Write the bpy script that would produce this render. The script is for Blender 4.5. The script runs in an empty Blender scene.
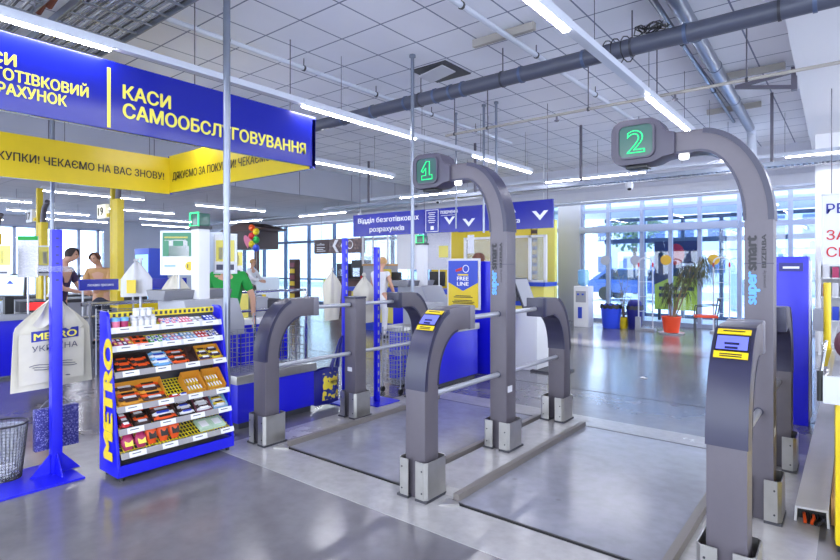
import bpy, bmesh, math, random
from mathutils import Vector, Matrix
random.seed(7)
S = bpy.context.scene
COL = S.collection
PI = math.pi

# ------------------------------------------------------------------ camera
cam_data = bpy.data.cameras.new('camera')
cam = bpy.data.objects.new('camera', cam_data); COL.objects.link(cam)
cam.location = (0, 0, 1.5)
cam.rotation_euler = (PI/2, 0, math.radians(38.7))
cam_data.sensor_width = 36.0
cam_data.lens = 36.0*541/840
cam_data.shift_y = -13/840
cam_data.clip_start = 0.05
cam_data.clip_end = 300
S.camera = cam

# ------------------------------------------------------------------ world, light, exposure
S.view_settings.view_transform = 'Standard'
S.view_settings.look = 'None'
S.view_settings.gamma = 1.0
S.view_settings.use_curve_mapping = False
S.view_settings.exposure = -0.05
world = bpy.data.worlds.new('overcast_sky'); S.world = world
world.use_nodes = True
wb = world.node_tree.nodes['Background']
wb.inputs['Color'].default_value = (0.82, 0.90, 1.0, 1)
wb.inputs['Strength'].default_value = 6.2
TUBE_STRENGTH = 70.0
TUBE_COLOR = (0.93, 0.93, 1.0)
sun_d = bpy.data.lights.new('sun', 'SUN'); sun_d.energy = 5.0; sun_d.angle = 0.05
sun = bpy.data.objects.new('sun', sun_d); COL.objects.link(sun)
sun.rotation_euler = (math.radians(50), 0, math.radians(200))

# ------------------------------------------------------------------ materials
def lin(c):
    c /= 255.0
    return c/12.92 if c <= 0.04045 else ((c+0.055)/1.055)**2.4
MATS = {}
def mat(name, rgb, rough=0.5, metal=0.0, emit=0.0, noise=0.0, scale=8.0, alpha=1.0, spec=0.5, trans=0.0, bump=0.0, ecol=None):
    if name in MATS: return MATS[name]
    m = bpy.data.materials.new(name); m.use_nodes = True
    nt = m.node_tree; b = nt.nodes['Principled BSDF']
    col = (lin(rgb[0]), lin(rgb[1]), lin(rgb[2]), 1)
    b.inputs['Base Color'].default_value = col
    b.inputs['Roughness'].default_value = rough
    b.inputs['Metallic'].default_value = metal
    b.inputs['Specular IOR Level'].default_value = spec
    b.inputs['Alpha'].default_value = alpha
    b.inputs['Transmission Weight'].default_value = trans
    if emit:
        e = ecol or rgb
        b.inputs['Emission Color'].default_value = (lin(e[0]), lin(e[1]), lin(e[2]), 1)
        b.inputs['Emission Strength'].default_value = emit
    tc = nt.nodes.new('ShaderNodeTexCoord')
    nz = nt.nodes.new('ShaderNodeTexNoise'); nz.inputs['Scale'].default_value = scale; nz.inputs['Detail'].default_value = 5
    nt.links.new(tc.outputs['Object'], nz.inputs['Vector'])
    if noise:
        mx = nt.nodes.new('ShaderNodeMix'); mx.data_type = 'RGBA'
        mx.inputs['A'].default_value = tuple(max(0, c*(1-noise)) for c in col[:3])+(1,)
        mx.inputs['B'].default_value = tuple(min(1, c*(1+noise)) for c in col[:3])+(1,)
        nt.links.new(nz.outputs['Fac'], mx.inputs['Factor'])
        nt.links.new(mx.outputs['Result'], b.inputs['Base Color'])
    if bump:
        bp = nt.nodes.new('ShaderNodeBump'); bp.inputs['Strength'].default_value = bump
        nt.links.new(nz.outputs['Fac'], bp.inputs['Height']); nt.links.new(bp.outputs['Normal'], b.inputs['Normal'])
    m.diffuse_color = col
    MATS[name] = m
    return m

def glass_mat(name, tint=(235, 245, 255), opacity=0.12, rough=0.02):
    m = bpy.data.materials.new(name); m.use_nodes = True
    nt = m.node_tree; nt.nodes.clear()
    out = nt.nodes.new('ShaderNodeOutputMaterial')
    tr = nt.nodes.new('ShaderNodeBsdfTransparent'); tr.inputs['Color'].default_value = (lin(tint[0]), lin(tint[1]), lin(tint[2]), 1)
    gl = nt.nodes.new('ShaderNodeBsdfGlossy'); gl.inputs['Roughness'].default_value = rough
    mx = nt.nodes.new('ShaderNodeMixShader')
    lw = nt.nodes.new('ShaderNodeLayerWeight'); lw.inputs['Blend'].default_value = 0.25
    mr = nt.nodes.new('ShaderNodeMapRange'); mr.inputs['To Min'].default_value = opacity*0.5; mr.inputs['To Max'].default_value = min(1, opacity*3)
    nt.links.new(lw.outputs['Fresnel'], mr.inputs['Value'])
    nt.links.new(mr.outputs['Result'], mx.inputs['Fac'])
    nt.links.new(tr.outputs['BSDF'], mx.inputs[1]); nt.links.new(gl.outputs['BSDF'], mx.inputs[2])
    nt.links.new(mx.outputs['Shader'], out.inputs['Surface'])
    MATS[name] = m
    return m

def floor_mat(name, a, b_, r0, r1, scale):
    m = bpy.data.materials.new(name); m.use_nodes = True
    nt = m.node_tree; b = nt.nodes['Principled BSDF']
    ge = nt.nodes.new('ShaderNodeNewGeometry')
    n1 = nt.nodes.new('ShaderNodeTexNoise'); n1.inputs['Scale'].default_value = scale; n1.inputs['Detail'].default_value = 6; n1.inputs['Roughness'].default_value = 0.6
    n2 = nt.nodes.new('ShaderNodeTexNoise'); n2.inputs['Scale'].default_value = scale*14; n2.inputs['Detail'].default_value = 4
    n3 = nt.nodes.new('ShaderNodeTexVoronoi'); n3.inputs['Scale'].default_value = 2.3
    for n in (n1, n2, n3): nt.links.new(ge.outputs['Position'], n.inputs['Vector'])
    r = nt.nodes.new('ShaderNodeValToRGB')
    r.color_ramp.elements[0].position = 0.32; r.color_ramp.elements[1].position = 0.68
    r.color_ramp.elements[0].color = (lin(a[0]), lin(a[1]), lin(a[2]), 1)
    r.color_ramp.elements[1].color = (lin(b_[0]), lin(b_[1]), lin(b_[2]), 1)
    nt.links.new(n1.outputs['Fac'], r.inputs['Fac'])
    mx = nt.nodes.new('ShaderNodeMix'); mx.data_type = 'RGBA'; mx.blend_type = 'MULTIPLY'; mx.inputs['Factor'].default_value = 0.35
    rr = nt.nodes.new('ShaderNodeValToRGB'); rr.color_ramp.elements[0].position = 0.35; rr.color_ramp.elements[1].position = 0.6
    rr.color_ramp.elements[0].color = (0.72, 0.72, 0.72, 1)
    nt.links.new(n2.outputs['Fac'], rr.inputs['Fac'])
    nt.links.new(r.outputs['Color'], mx.inputs['A']); nt.links.new(rr.outputs['Color'], mx.inputs['B'])
    # sparse dark scuffs
    sc = nt.nodes.new('ShaderNodeValToRGB'); sc.color_ramp.elements[0].position = 0.0; sc.color_ramp.elements[1].position = 0.055
    sc.color_ramp.elements[0].color = (0.55, 0.53, 0.5, 1); sc.color_ramp.elements[1].color = (1, 1, 1, 1)
    nt.links.new(n3.outputs['Distance'], sc.inputs['Fac'])
    m2 = nt.nodes.new('ShaderNodeMix'); m2.data_type = 'RGBA'; m2.blend_type = 'MULTIPLY'; m2.inputs['Factor'].default_value = 0.6
    nt.links.new(mx.outputs['Result'], m2.inputs['A']); nt.links.new(sc.outputs['Color'], m2.inputs['B'])
    nt.links.new(m2.outputs['Result'], b.inputs['Base Color'])
    mr = nt.nodes.new('ShaderNodeMapRange'); mr.inputs['To Min'].default_value = r0; mr.inputs['To Max'].default_value = r1
    nt.links.new(n1.outputs['Fac'], mr.inputs['Value']); nt.links.new(mr.outputs['Result'], b.inputs['Roughness'])
    b.inputs['Specular IOR Level'].default_value = 0.95
    MATS[name] = m
    return m

def ceiling_mat(name, rgb, line, x0, y0, size, w):
    m = bpy.data.materials.new(name); m.use_nodes = True
    nt = m.node_tree; b = nt.nodes['Principled BSDF']; b.inputs['Roughness'].default_value = 0.9
    ge = nt.nodes.new('ShaderNodeNewGeometry'); sp = nt.nodes.new('ShaderNodeSeparateXYZ')
    nt.links.new(ge.outputs['Position'], sp.inputs['Vector'])
    def M(op, a, v):
        n = nt.nodes.new('ShaderNodeMath'); n.operation = op
        nt.links.new(a, n.inputs[0])
        if hasattr(v, 'type') and not isinstance(v, (int, float)): nt.links.new(v, n.inputs[1])
        else: n.inputs[1].default_value = v
        return n.outputs[0]
    def ax(o, off):
        f = M('FRACT', M('DIVIDE', M('ADD', o, -off), size), 0)
        return M('LESS_THAN', f, w/size)
    l = M('MAXIMUM', ax(sp.outputs['X'], x0), ax(sp.outputs['Y'], y0))
    nz = nt.nodes.new('ShaderNodeTexNoise'); nz.inputs['Scale'].default_value = 1.3; nz.inputs['Detail'].default_value = 3
    nt.links.new(ge.outputs['Position'], nz.inputs['Vector'])
    c = nt.nodes.new('ShaderNodeMix'); c.data_type = 'RGBA'
    c.inputs['A'].default_value = (lin(rgb[0]-8), lin(rgb[1]-8), lin(rgb[2]-8), 1)
    c.inputs['B'].default_value = (lin(rgb[0]+6), lin(rgb[1]+6), lin(rgb[2]+6), 1)
    nt.links.new(nz.outputs['Fac'], c.inputs['Factor'])
    mx = nt.nodes.new('ShaderNodeMix'); mx.data_type = 'RGBA'
    nt.links.new(c.outputs['Result'], mx.inputs['A'])
    mx.inputs['B'].default_value = (lin(line[0]), lin(line[1]), lin(line[2]), 1)
    nt.links.new(l, mx.inputs['Factor']); nt.links.new(mx.outputs['Result'], b.inputs['Base Color'])
    MATS[name] = m
    return m

def tile_mat(name, a, b_, line, size, w, axes='XY', rough=0.3):
    """two-tone procedural panel of small dashes (printed pattern, wrapper print)"""
    m = bpy.data.materials.new(name); m.use_nodes = True
    nt = m.node_tree; b = nt.nodes['Principled BSDF']; b.inputs['Roughness'].default_value = rough
    tc = nt.nodes.new('ShaderNodeTexCoord')
    vo = nt.nodes.new('ShaderNodeTexVoronoi'); vo.inputs['Scale'].default_value = size
    nt.links.new(tc.outputs['Object'], vo.inputs['Vector'])
    r = nt.nodes.new('ShaderNodeValToRGB'); r.color_ramp.interpolation = 'CONSTANT'
    e = r.color_ramp.elements
    e[0].position = 0; e[0].color = (lin(a[0]), lin(a[1]), lin(a[2]), 1)
    e[1].position = 0.5; e[1].color = (lin(b_[0]), lin(b_[1]), lin(b_[2]), 1)
    x = e.new(1-w); x.color = (lin(line[0]), lin(line[1]), lin(line[2]), 1)
    sp = nt.nodes.new('ShaderNodeSeparateXYZ')
    nt.links.new(vo.outputs['Color'], sp.inputs['Vector'])
    nt.links.new(sp.outputs['X'], r.inputs['Fac'])
    nt.links.new(r.outputs['Color'], b.inputs['Base Color'])
    MATS[name] = m
    return m

M_ = mat
M_('white', (226, 226, 230), 0.5); M_('offwhite', (205, 205, 212), 0.6, noise=0.06)
M_('wall', (196, 197, 208), 0.8, noise=0.05, scale=1.5); M_('wallgrey', (170, 172, 184), 0.8, noise=0.06, scale=1.2)
M_('blue', (22, 22, 205), 0.3, noise=0.05); M_('blue_dark', (18, 20, 120), 0.35); M_('signblue', (20, 30, 152), 0.22)
M_('blue_plain', (40, 70, 190), 0.4)
M_('rail_taupe', (112, 106, 104), 0.5); M_('yellow', (222, 194, 26), 0.35, noise=0.05); M_('yellow_dull', (214, 186, 40), 0.4); M_('yellow_pale', (235, 222, 110), 0.4)
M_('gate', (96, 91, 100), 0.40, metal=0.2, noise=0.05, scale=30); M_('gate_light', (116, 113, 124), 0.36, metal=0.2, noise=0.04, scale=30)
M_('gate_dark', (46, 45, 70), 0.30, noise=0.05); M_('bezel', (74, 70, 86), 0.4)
M_('steel', (176, 174, 172), 0.3, metal=0.85, noise=0.15, scale=14); M_('chrome', (200, 202, 208), 0.16, metal=0.95)
M_('alu', (188, 190, 198), 0.35, metal=0.6, noise=0.04); M_('pipe', (80, 83, 98), 0.4, noise=0.08, scale=5)
M_('galv', (140, 146, 160), 0.3, metal=0.7, noise=0.08, scale=10)
M_('pipewhite', (200, 204, 216), 0.4); M_('pipe_beige', (170, 164, 156), 0.5); M_('bracket', (96, 92, 104), 0.5, noise=0.1)
M_('black', (22, 22, 26), 0.4); M_('darkgrey', (58, 58, 66), 0.5, noise=0.1); M_('grey', (128, 128, 136), 0.5, noise=0.05)
M_('lightgrey', (156, 158, 168), 0.45); M_('mullion', (150, 160, 186), 0.4, metal=0.2); M_('mullion_dark', (84, 98, 128), 0.4, metal=0.2)
M_('tube', (255, 255, 255), 0.5, emit=TUBE_STRENGTH)
MATS['tube'].node_tree.nodes['Principled BSDF'].inputs['Emission Color'].default_value = TUBE_COLOR + (1,)
M_('led_green', (40, 225, 130), 0.4, emit=1.1); M_('led_white', (255, 255, 250), 0.4, emit=6); M_('led_red', (240, 40, 40), 0.4, emit=1.5)
M_('screen_green', (56, 92, 84), 0.15, emit=0.12); M_('green_glow', (50, 190, 115), 0.3, emit=0.5)
M_('lcd', (104, 110, 214), 0.3, emit=0.35); M_('lcd_text', (20, 22, 60), 0.4)
M_('screen', (210, 226, 240), 0.3, emit=0.7); M_('cooler_lit', (150, 210, 245), 0.4, emit=0.8)
M_('letter_yellow', (246, 232, 92), 0.4); M_('letter_white', (240, 240, 245), 0.5); M_('letter_dark', (44, 38, 40), 0.5)
M_('letter_grey', (84, 84, 104), 0.6); M_('letter_blue', (34, 44, 150), 0.5); M_('letter_red', (206, 42, 48), 0.5); M_('super_blue', (96, 166, 240), 0.4)
M_('smart_dark', (32, 29, 38), 0.4); M_('green', (22, 150, 60), 0.7, noise=0.1); M_('leaflet_green', (70, 140, 108), 0.5)
M_('orange', (226, 84, 30), 0.4); M_('red', (196, 34, 40), 0.4); M_('terracotta', (226, 70, 28), 0.5); M_('magenta', (170, 50, 96), 0.35)
M_('card_orange', (206, 140, 40), 0.6); M_('card_yellow', (226, 190, 50), 0.55); M_('card_black', (38, 30, 30), 0.5); M_('card_mauve', (120, 62, 80), 0.55); M_('card_sky', (130, 180, 220), 0.5); M_('card_grey', (150, 146, 150), 0.55)
M_('cotton', (206, 200, 186), 0.85, noise=0.06, scale=20, bump=0.15); M_('cotton_dark', (168, 158, 132), 0.9)
M_('wire', (150, 152, 162), 0.3, metal=0.8); M_('wire_dark', (52, 50, 54), 0.5, metal=0.3); M_('wire_yellow', (226, 206, 40), 0.4)
M_('skin', (208, 160, 136), 0.6, noise=0.04); M_('hair_dark', (52, 40, 38), 0.7, noise=0.2, scale=40); M_('hair_blond', (196, 152, 100), 0.7, noise=0.15, scale=40); M_('hair_brown', (104, 62, 48), 0.7, noise=0.15, scale=40)
M_('plum', (64, 48, 82), 0.85, noise=0.1); M_('tan', (198, 154, 104), 0.85, noise=0.1); M_('jeans', (58, 98, 150), 0.85, noise=0.1); M_('trousers', (52, 54, 70), 0.85, noise=0.1); M_('shirt_white', (222, 222, 228), 0.85, noise=0.05)
tile_mat('camo', (90, 92, 86), (150, 148, 132), (48, 52, 50), 26, 0.25, rough=0.9)
tile_mat('coffee', (74, 52, 52), (92, 66, 62), (128, 100, 92), 14, 0.2)
tile_mat('blue_pattern', (42, 40, 120), (64, 64, 140), (130, 130, 190), 150, 0.2, rough=0.6)
tile_mat('bag_print', (34, 44, 120), (40, 60, 150), (230, 210, 60), 30, 0.45, rough=0.5)
tile_mat('text_print', (228, 228, 234), (216, 217, 226), (170, 172, 188), 260, 0.3, rough=0.6)
M_('leaf', (92, 112, 70), 0.6, noise=0.3, scale=10); M_('leaf_dry', (76, 80, 56), 0.7, noise=0.3, scale=10); M_('stem', (128, 104, 80), 0.8)
M_('soil', (70, 52, 40), 0.95, noise=0.2, scale=40); M_('brown', (92, 66, 62), 0.6); M_('choc', (66, 44, 42), 0.5)
M_('bin_blue', (44, 76, 226), 0.35); M_('antenna', (200, 204, 214), 0.4); M_('asphalt', (150, 156, 170), 0.85, noise=0.1, scale=2); M_('facade', (190, 200, 220), 0.8, noise=0.1, scale=0.5); M_('car_blue', (70, 96, 150), 0.25); M_('car_grey', (150, 156, 168), 0.25); M_('carglass', (40, 50, 66), 0.1)
M_('lime', (196, 206, 60), 0.5); M_('poster_dark', (46, 52, 84), 0.5); M_('sticker', (214, 170, 48), 0.4); M_('sticker_grey', (170, 174, 190), 0.4)
M_('plastic_clear', (214, 218, 226), 0.3, alpha=0.18); M_('water_blue', (130, 190, 235), 0.1, alpha=0.7)
M_('pale_green', (196, 222, 200), 0.5); M_('rust', (122, 70, 54), 0.8, noise=0.2, scale=20); M_('pink', (226, 120, 150), 0.5); M_('sky_blue', (110, 170, 225), 0.4)
M_('acrylic', (196, 206, 222), 0.15, alpha=0.3)
glass_mat('glass'); glass_mat('glass_tinted', (206, 222, 232), 0.14); glass_mat('glass_frosted', (226, 240, 240), 0.25, 0.2)

# ------------------------------------------------------------------ geometry helpers
class MB:
    """collects shapes of ONE mesh object; built in world space, stored relative to its thing's base"""
    def __init__(self): self.v = []; self.f = []; self.m = []; self.mats = []; self.cur = 0
    def use(self, name):
        if name not in self.mats: self.mats.append(name)
        self.cur = self.mats.index(name); return self
    def add(self, vs, fs):
        o = len(self.v)
        self.v += [tuple(p) for p in vs]
        for f in fs: self.f.append([i+o for i in f]); self.m.append(self.cur)
        return self
    def box(self, x0, x1, y0, y1, z0, z1):
        x0, x1 = sorted((x0, x1)); y0, y1 = sorted((y0, y1)); z0, z1 = sorted((z0, z1))
        vs = [(x, y, z) for x in (x0, x1) for y in (y0, y1) for z in (z0, z1)]
        return self.add(vs, [(0, 1, 3, 2), (4, 6, 7, 5), (0, 4, 5, 1), (2, 3, 7, 6), (0, 2, 6, 4), (1, 5, 7, 3)])
    def obox(self, c, u, v, w):
        """box about c with half-axes u, v, w"""
        c, u, v, w = Vector(c), Vector(u), Vector(v), Vector(w)
        vs = [c+u*a+v*b+w*d for a in (-1, 1) for b in (-1, 1) for d in (-1, 1)]
        fs = [(0, 1, 3, 2), (4, 6, 7, 5), (0, 4, 5, 1), (2, 3, 7, 6), (0, 2, 6, 4), (1, 5, 7, 3)]
        if u.cross(v).dot(w) < 0: fs = [f[::-1] for f in fs]
        return self.add(vs, fs)
    def tube(self, pts, r, n=8, cap=True, r1=None):
        pts = [Vector(p) for p in pts]; k = len(pts)
        rs = [r if r1 is None else r+(r1-r)*i/(k-1) for i in range(k)]
        vs = []; prev = None
        for i, p in enumerate(pts):
            t = (pts[min(i+1, k-1)]-pts[max(i-1, 0)]).normalized()
            if prev is None:
                a = t.orthogonal().normalized()
            else:
                a = prev-t*prev.dot(t)
                a = a.normalized() if a.length > 1e-6 else t.orthogonal().normalized()
            prev = a; b = t.cross(a)
            for j in range(n):
                an = 2*PI*j/n
                vs.append(p+(a*math.cos(an)+b*math.sin(an))*rs[i])
        fs = [(i*n+j, i*n+(j+1) % n, (i+1)*n+(j+1) % n, (i+1)*n+j) for i in range(k-1) for j in range(n)]
        if cap: fs += [tuple(range(n-1, -1, -1)), tuple((k-1)*n+j for j in range(n))]
        return self.add(vs, fs)
    def lathe(self, c, prof, n=20, sx=1.0, sy=1.0):
        vs = []; k = len(prof)
        for (r, z) in prof:
            for j in range(n):
                a = 2*PI*j/n
                vs.append((c[0]+r*sx*math.cos(a), c[1]+r*sy*math.sin(a), c[2]+z))
        fs = [(i*n+j, i*n+(j+1) % n, (i+1)*n+(j+1) % n, (i+1)*n+j) for i in range(k-1) for j in range(n)]
        fs += [tuple(range(n-1, -1, -1)), tuple((k-1)*n+j for j in range(n))]
        return self.add(vs, fs)
    def prism(self, poly, plane, a, b):
        """poly: 2D points; plane 'XZ' (extruded along Y), 'YZ' (along X), 'XY' (along Z); from a to b"""
        n = len(poly)
        def P(p, t):
            return {'XZ': (p[0], t, p[1]), 'YZ': (t, p[0], p[1]), 'XY': (p[0], p[1], t)}[plane]
        vs = [P(p, a) for p in poly]+[P(p, b) for p in poly]
        fs = [tuple(range(n)), tuple(range(2*n-1, n-1, -1))]+[(i+n, (i+1) % n+n, (i+1) % n, i) for i in range(n)]
        return self.add(vs, fs)
    def band(self, outer, inner, plane, a, b):
        """solid strip between two equally long open curves"""
        n = len(outer)
        def P(p, t):
            return {'XZ': (p[0], t, p[1]), 'YZ': (t, p[0], p[1]), 'XY': (p[0], p[1], t)}[plane]
        vs = []
        for t in (a, b): vs += [P(p, t) for p in outer]+[P(p, t) for p in inner]
        fs = []
        for i in range(n-1):
            fs += [(i, i+1, n+i+1, n+i), (2*n+i, 3*n+i, 3*n+i+1, 2*n+i+1), (i, 2*n+i, 2*n+i+1, i+1), (n+i, n+i+1, 3*n+i+1, 3*n+i)]
        fs += [(0, n, 3*n, 2*n), (n-1, 3*n-1, 4*n-1, 2*n-1)]
        return self.add(vs, fs)
    def ellipsoid(self, c, r, n=10, k=7):
        prof = [(max(1e-4, math.sin(PI*i/k)), -math.cos(PI*i/k)) for i in range(k+1)]
        vs = []
        for (q, z) in prof:
            for j in range(n):
                a = 2*PI*j/n
                vs.append((c[0]+r[0]*q*math.cos(a), c[1]+r[1]*q*math.sin(a), c[2]+r[2]*z))
        fs = [(i*n+j, i*n+(j+1) % n, (i+1)*n+(j+1) % n, (i+1)*n+j) for i in range(k) for j in range(n)]
        return self.add(vs, fs)
    def sheet(self, fn, nu, nv, th=0.0):
        """grid of fn(u,v); with th a closed slab of that thickness along fn's own normal"""
        g = [[Vector(fn(i/nu, j/nv)) for j in range(nv+1)] for i in range(nu+1)]
        if not th:
            vs = [p for row in g for p in row]; w = nv+1
            return self.add(vs, [(i*w+j, (i+1)*w+j, (i+1)*w+j+1, i*w+j+1) for i in range(nu) for j in range(nv)])
        w = nv+1; A = []; B = []
        for i in range(nu+1):
            for j in range(nv+1):
                du = g[min(i+1, nu)][j]-g[max(i-1, 0)][j]; dv = g[i][min(j+1, nv)]-g[i][max(j-1, 0)]
                nn = du.cross(dv); nn = nn.normalized() if nn.length > 1e-9 else Vector((0, 0, 1))
                A.append(g[i][j]+nn*th/2); B.append(g[i][j]-nn*th/2)
        N = len(A); fs = []
        for i in range(nu):
            for j in range(nv):
                q = (i*w+j, (i+1)*w+j, (i+1)*w+j+1, i*w+j+1)
                fs.append(q); fs.append(tuple(N+x for x in q[::-1]))
        for i in range(nu):
            for j, fl in ((0, 0), (nv, 1)):
                a, b = i*w+j, (i+1)*w+j
                fs.append((b, a, N+a, N+b) if not fl else (a, b, N+b, N+a))
        for j in range(nv):
            for i, fl in ((0, 1), (nu, 0)):
                a, b = i*w+j, i*w+j+1
                fs.append((b, a, N+a, N+b) if not fl else (a, b, N+b, N+a))
        return self.add(A+B, fs)
    def build(self, name, material, parent=None, bevel=0.0, smooth=True, origin=None, local=False, mods=()):
        me = bpy.data.meshes.new(name)
        o = Vector((0, 0, 0))
        if not local:
            if parent is not None: o = root_loc(parent)
            elif origin is not None: o = Vector(origin)
        me.from_pydata([Vector(p)-o for p in self.v], [], self.f)
        names = self.mats if self.mats else [material]
        for n in names: me.materials.append(MATS[n])
        if self.mats:
            for p, i in zip(me.polygons, self.m): p.material_index = i
        bm = bmesh.new(); bm.from_mesh(me)
        bmesh.ops.recalc_face_normals(bm, faces=bm.faces)
        if bevel:
            es = [e for e in bm.edges if len(e.link_faces) == 2 and e.calc_face_angle(0) > 0.6]
            bmesh.ops.bevel(bm, geom=es, offset=bevel, segments=2, affect='EDGES', profile=0.7, clamp_overlap=True)
        bm.to_mesh(me); bm.free()
        if smooth:
            for p in me.polygons: p.use_smooth = True
            me.set_sharp_from_angle(angle=0.6)
        ob = bpy.data.objects.new(name, me); COL.objects.link(ob)
        if parent is not None: ob.parent = parent
        elif not local: ob.location = o
        return ob

def root_loc(o):
    l = Vector((0, 0, 0))
    while o is not None:
        l = l+o.location; o = o.parent
    return l
def tag(o, label=None, cat=None, group=None, kind=None):
    if label: o['label'] = label
    if cat: o['category'] = cat
    if group: o['group'] = group
    if kind: o['kind'] = kind
    return o
def thing(name, label, cat, loc=(0, 0, 0), group=None):
    o = bpy.data.objects.new(name, None); COL.objects.link(o)
    o.empty_display_size = 0.1; o.location = loc
    return tag(o, label, cat, group)
def dup(root, loc=None, label=None, group=None, rotz=None, scale=None):
    def rec(o, par):
        c = o.copy(); COL.objects.link(c)
        if par is not None: c.parent = par
        for ch in [x for x in list(o.children)]: rec(ch, c)
        return c
    r = rec(root, None)
    if loc is not None: r.location = loc
    if rotz is not None: r.rotation_euler = (0, 0, rotz)
    if scale is not None: r.scale = scale
    return tag(r, label, None, group)
def struct(mb, name, m, **k):
    o = mb.build(name, m, **k); o['kind'] = 'structure'; return o
def one(mb, name, m, label, cat, group=None, origin=None, **k):
    if origin is None:
        xs = [p[0] for p in mb.v]; ys = [p[1] for p in mb.v]; zs = [p[2] for p in mb.v]
        origin = ((min(xs)+max(xs))/2, (min(ys)+max(ys))/2, min(zs))
    return tag(mb.build(name, m, origin=origin, **k), label, cat, group)

def text(parent, s, m, O, U, V, h, w=None, bold=0.0, depth=0.003, name='lettering', align='L', outline=0.0):
    """lettering: O start of baseline, U reading direction, V up; h cap height, w total width (None: natural)"""
    cu = bpy.data.curves.new('t', 'FONT'); cu.body = s; cu.size = 1.0; cu.offset = bold
    cu.resolution_u = 4
    if bold: cu.offset = 0.0
    if outline:
        cu.fill_mode = 'NONE'; cu.bevel_depth = outline; cu.bevel_resolution = 1
    ob = bpy.data.objects.new('t', cu); COL.objects.link(ob)
    dg = bpy.context.evaluated_depsgraph_get(); dg.update()
    me = bpy.data.meshes.new_from_object(ob.evaluated_get(dg))
    bpy.data.objects.remove(ob); bpy.data.curves.remove(cu)
    xs = [v.co.x for v in me.vertices] or [0, 1]
    x0, x1 = min(xs), max(xs)
    CAP = 0.729
    if bold and not outline:      # heavier strokes: the outline set three times, slightly apart
        b0 = bmesh.new()
        for dx, dy, dz in ((-bold, 0, 0.0), (bold, 0, 0.004), (0, bold*0.6, 0.008), (0, -bold*0.6, 0.012), (bold*0.5, 0, 0.016), (-bold*0.5, 0, 0.020)):
            b1 = me.copy(); b1.transform(Matrix.Translation((dx, dy, dz))); b0.from_mesh(b1); bpy.data.meshes.remove(b1)
        b0.to_mesh(me); b0.free()
        xs = [v.co.x for v in me.vertices]; x0, x1 = min(xs), max(xs)
    sy = h/CAP
    sx = sy if w is None else w/(x1-x0)
    U = Vector(U).normalized(); V = Vector(V).normalized(); N = U.cross(V)
    O = Vector(O)
    if align == 'C': O = O-U*((x1-x0)*sx/2)
    if align == 'R': O = O-U*((x1-x0)*sx)
    base = root_loc(parent) if parent is not None else Vector((0, 0, 0))
    for v in me.vertices:
        v.co = O+U*((v.co.x-x0)*sx)+V*(v.co.y*sy)+N*(depth+v.co.z*sy)-base
    me.materials.clear(); me.materials.append(MATS[m])
    me.name = name
    ob = bpy.data.objects.new(name, me); COL.objects.link(ob)
    if parent is not None: ob.parent = parent
    return ob

def arc(cx, cy, a, b, t0, t1, n):
    return [(cx+a*math.cos(t0+(t1-t0)*i/n), cy+b*math.sin(t0+(t1-t0)*i/n)) for i in range(n+1)]
def rrect(x0, x1, y0, y1, r, n=5):
    p = []
    for cx, cy, t in ((x1-r, y1-r, 0), (x0+r, y1-r, PI/2), (x0+r, y0+r, PI), (x1-r, y0+r, 1.5*PI)):
        p += arc(cx, cy, r, r, t, t+PI/2, n)
    return p
# ------------------------------------------------------------------ the setting
floor_mat('floor_grey', (98, 95, 101), (124, 121, 127), 0.11, 0.26, 0.7)
floor_mat('floor_paint', (150, 147, 148), (178, 175, 177), 0.16, 0.34, 1.1)
floor_mat('plate_steel', (120, 120, 130), (150, 150, 163), 0.12, 0.28, 0.8)
floor_mat('pavement', (196, 204, 220), (220, 226, 238), 0.5, 0.8, 0.5)
ceiling_mat('ceiling_tile', (236, 237, 244), (128, 134, 156), -4.56, 3.65, 0.6, 0.018)
ceiling_mat('ceiling_low', (190, 186, 192), (140, 138, 146), -4.56, 3.65, 1.2, 0.014)

b = MB().box(-24, 5, -4, 15.0, -0.2, 0.0); struct(b, 'floor', 'floor_grey')
b = MB().box(-11.1, 5, -4, 13.72, 4.1, 4.25); struct(b, 'ceiling', 'ceiling_tile')
b = MB().box(-24, -11.2, -4, 13.9, 3.40, 3.5); struct(b, 'ceiling_mezzanine', 'ceiling_low')
# downstand between the hall and the lower ceiling
b = MB().box(-11.22, -11.1, -4, 13.72, 3.36, 4.25)
struct(b, 'wall_downstand', 'wallgrey')
for i in range(9):
    struct(MB().box(-11.1, -11.094, -2.2+i*1.85, -2.185+i*1.85, 3.36, 4.1), 'trim_panel_joint', 'bracket')
b = MB().box(-24, 5, 13.72, 13.86, 3.22, 4.25); struct(b, 'wall_bulkhead', 'wall')
struct(MB().box(-24, 5, 13.50, 13.72, 3.20, 3.42), 'trim_beam', 'offwhite', bevel=0.02)
b = MB().box(-24.2, -24, -4, 0.5, -0.2, 3.5); b.box(-24.2, -24, 9.2, 15, -0.2, 3.5); b.box(-24.2, -24, 0.5, 9.2, -0.2, 0.2); b.box(-24.2, -24, 0.5, 9.2, 3.0, 3.5); struct(b, 'wall_side', 'wallgrey')
w = MB()  # added glazed side behind the camera, out of view, to let daylight in
for i in range(20): w.box(-24+i*1.52, -23.9+i*1.52, -4.1, -4.0, 0, 4.1)
for z in (0.0, 2.4, 4.0): w.box(-24, 5, -4.1, -4.0, z, z+0.1)
struct(w, 'window_added_back', 'mullion')
w = MB()  # unseen glazing beyond the shop, added so daylight brightens the hall
for i in range(12): w.box(5.0, 5.1, -4+i*1.6, -3.9+i*1.6, 0, 4.1)
for z in (0.0, 2.4, 3.5): w.box(5.0, 5.1, -4, 15, z, z+0.1)
struct(w, 'window_added_shop', 'mullion')
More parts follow.
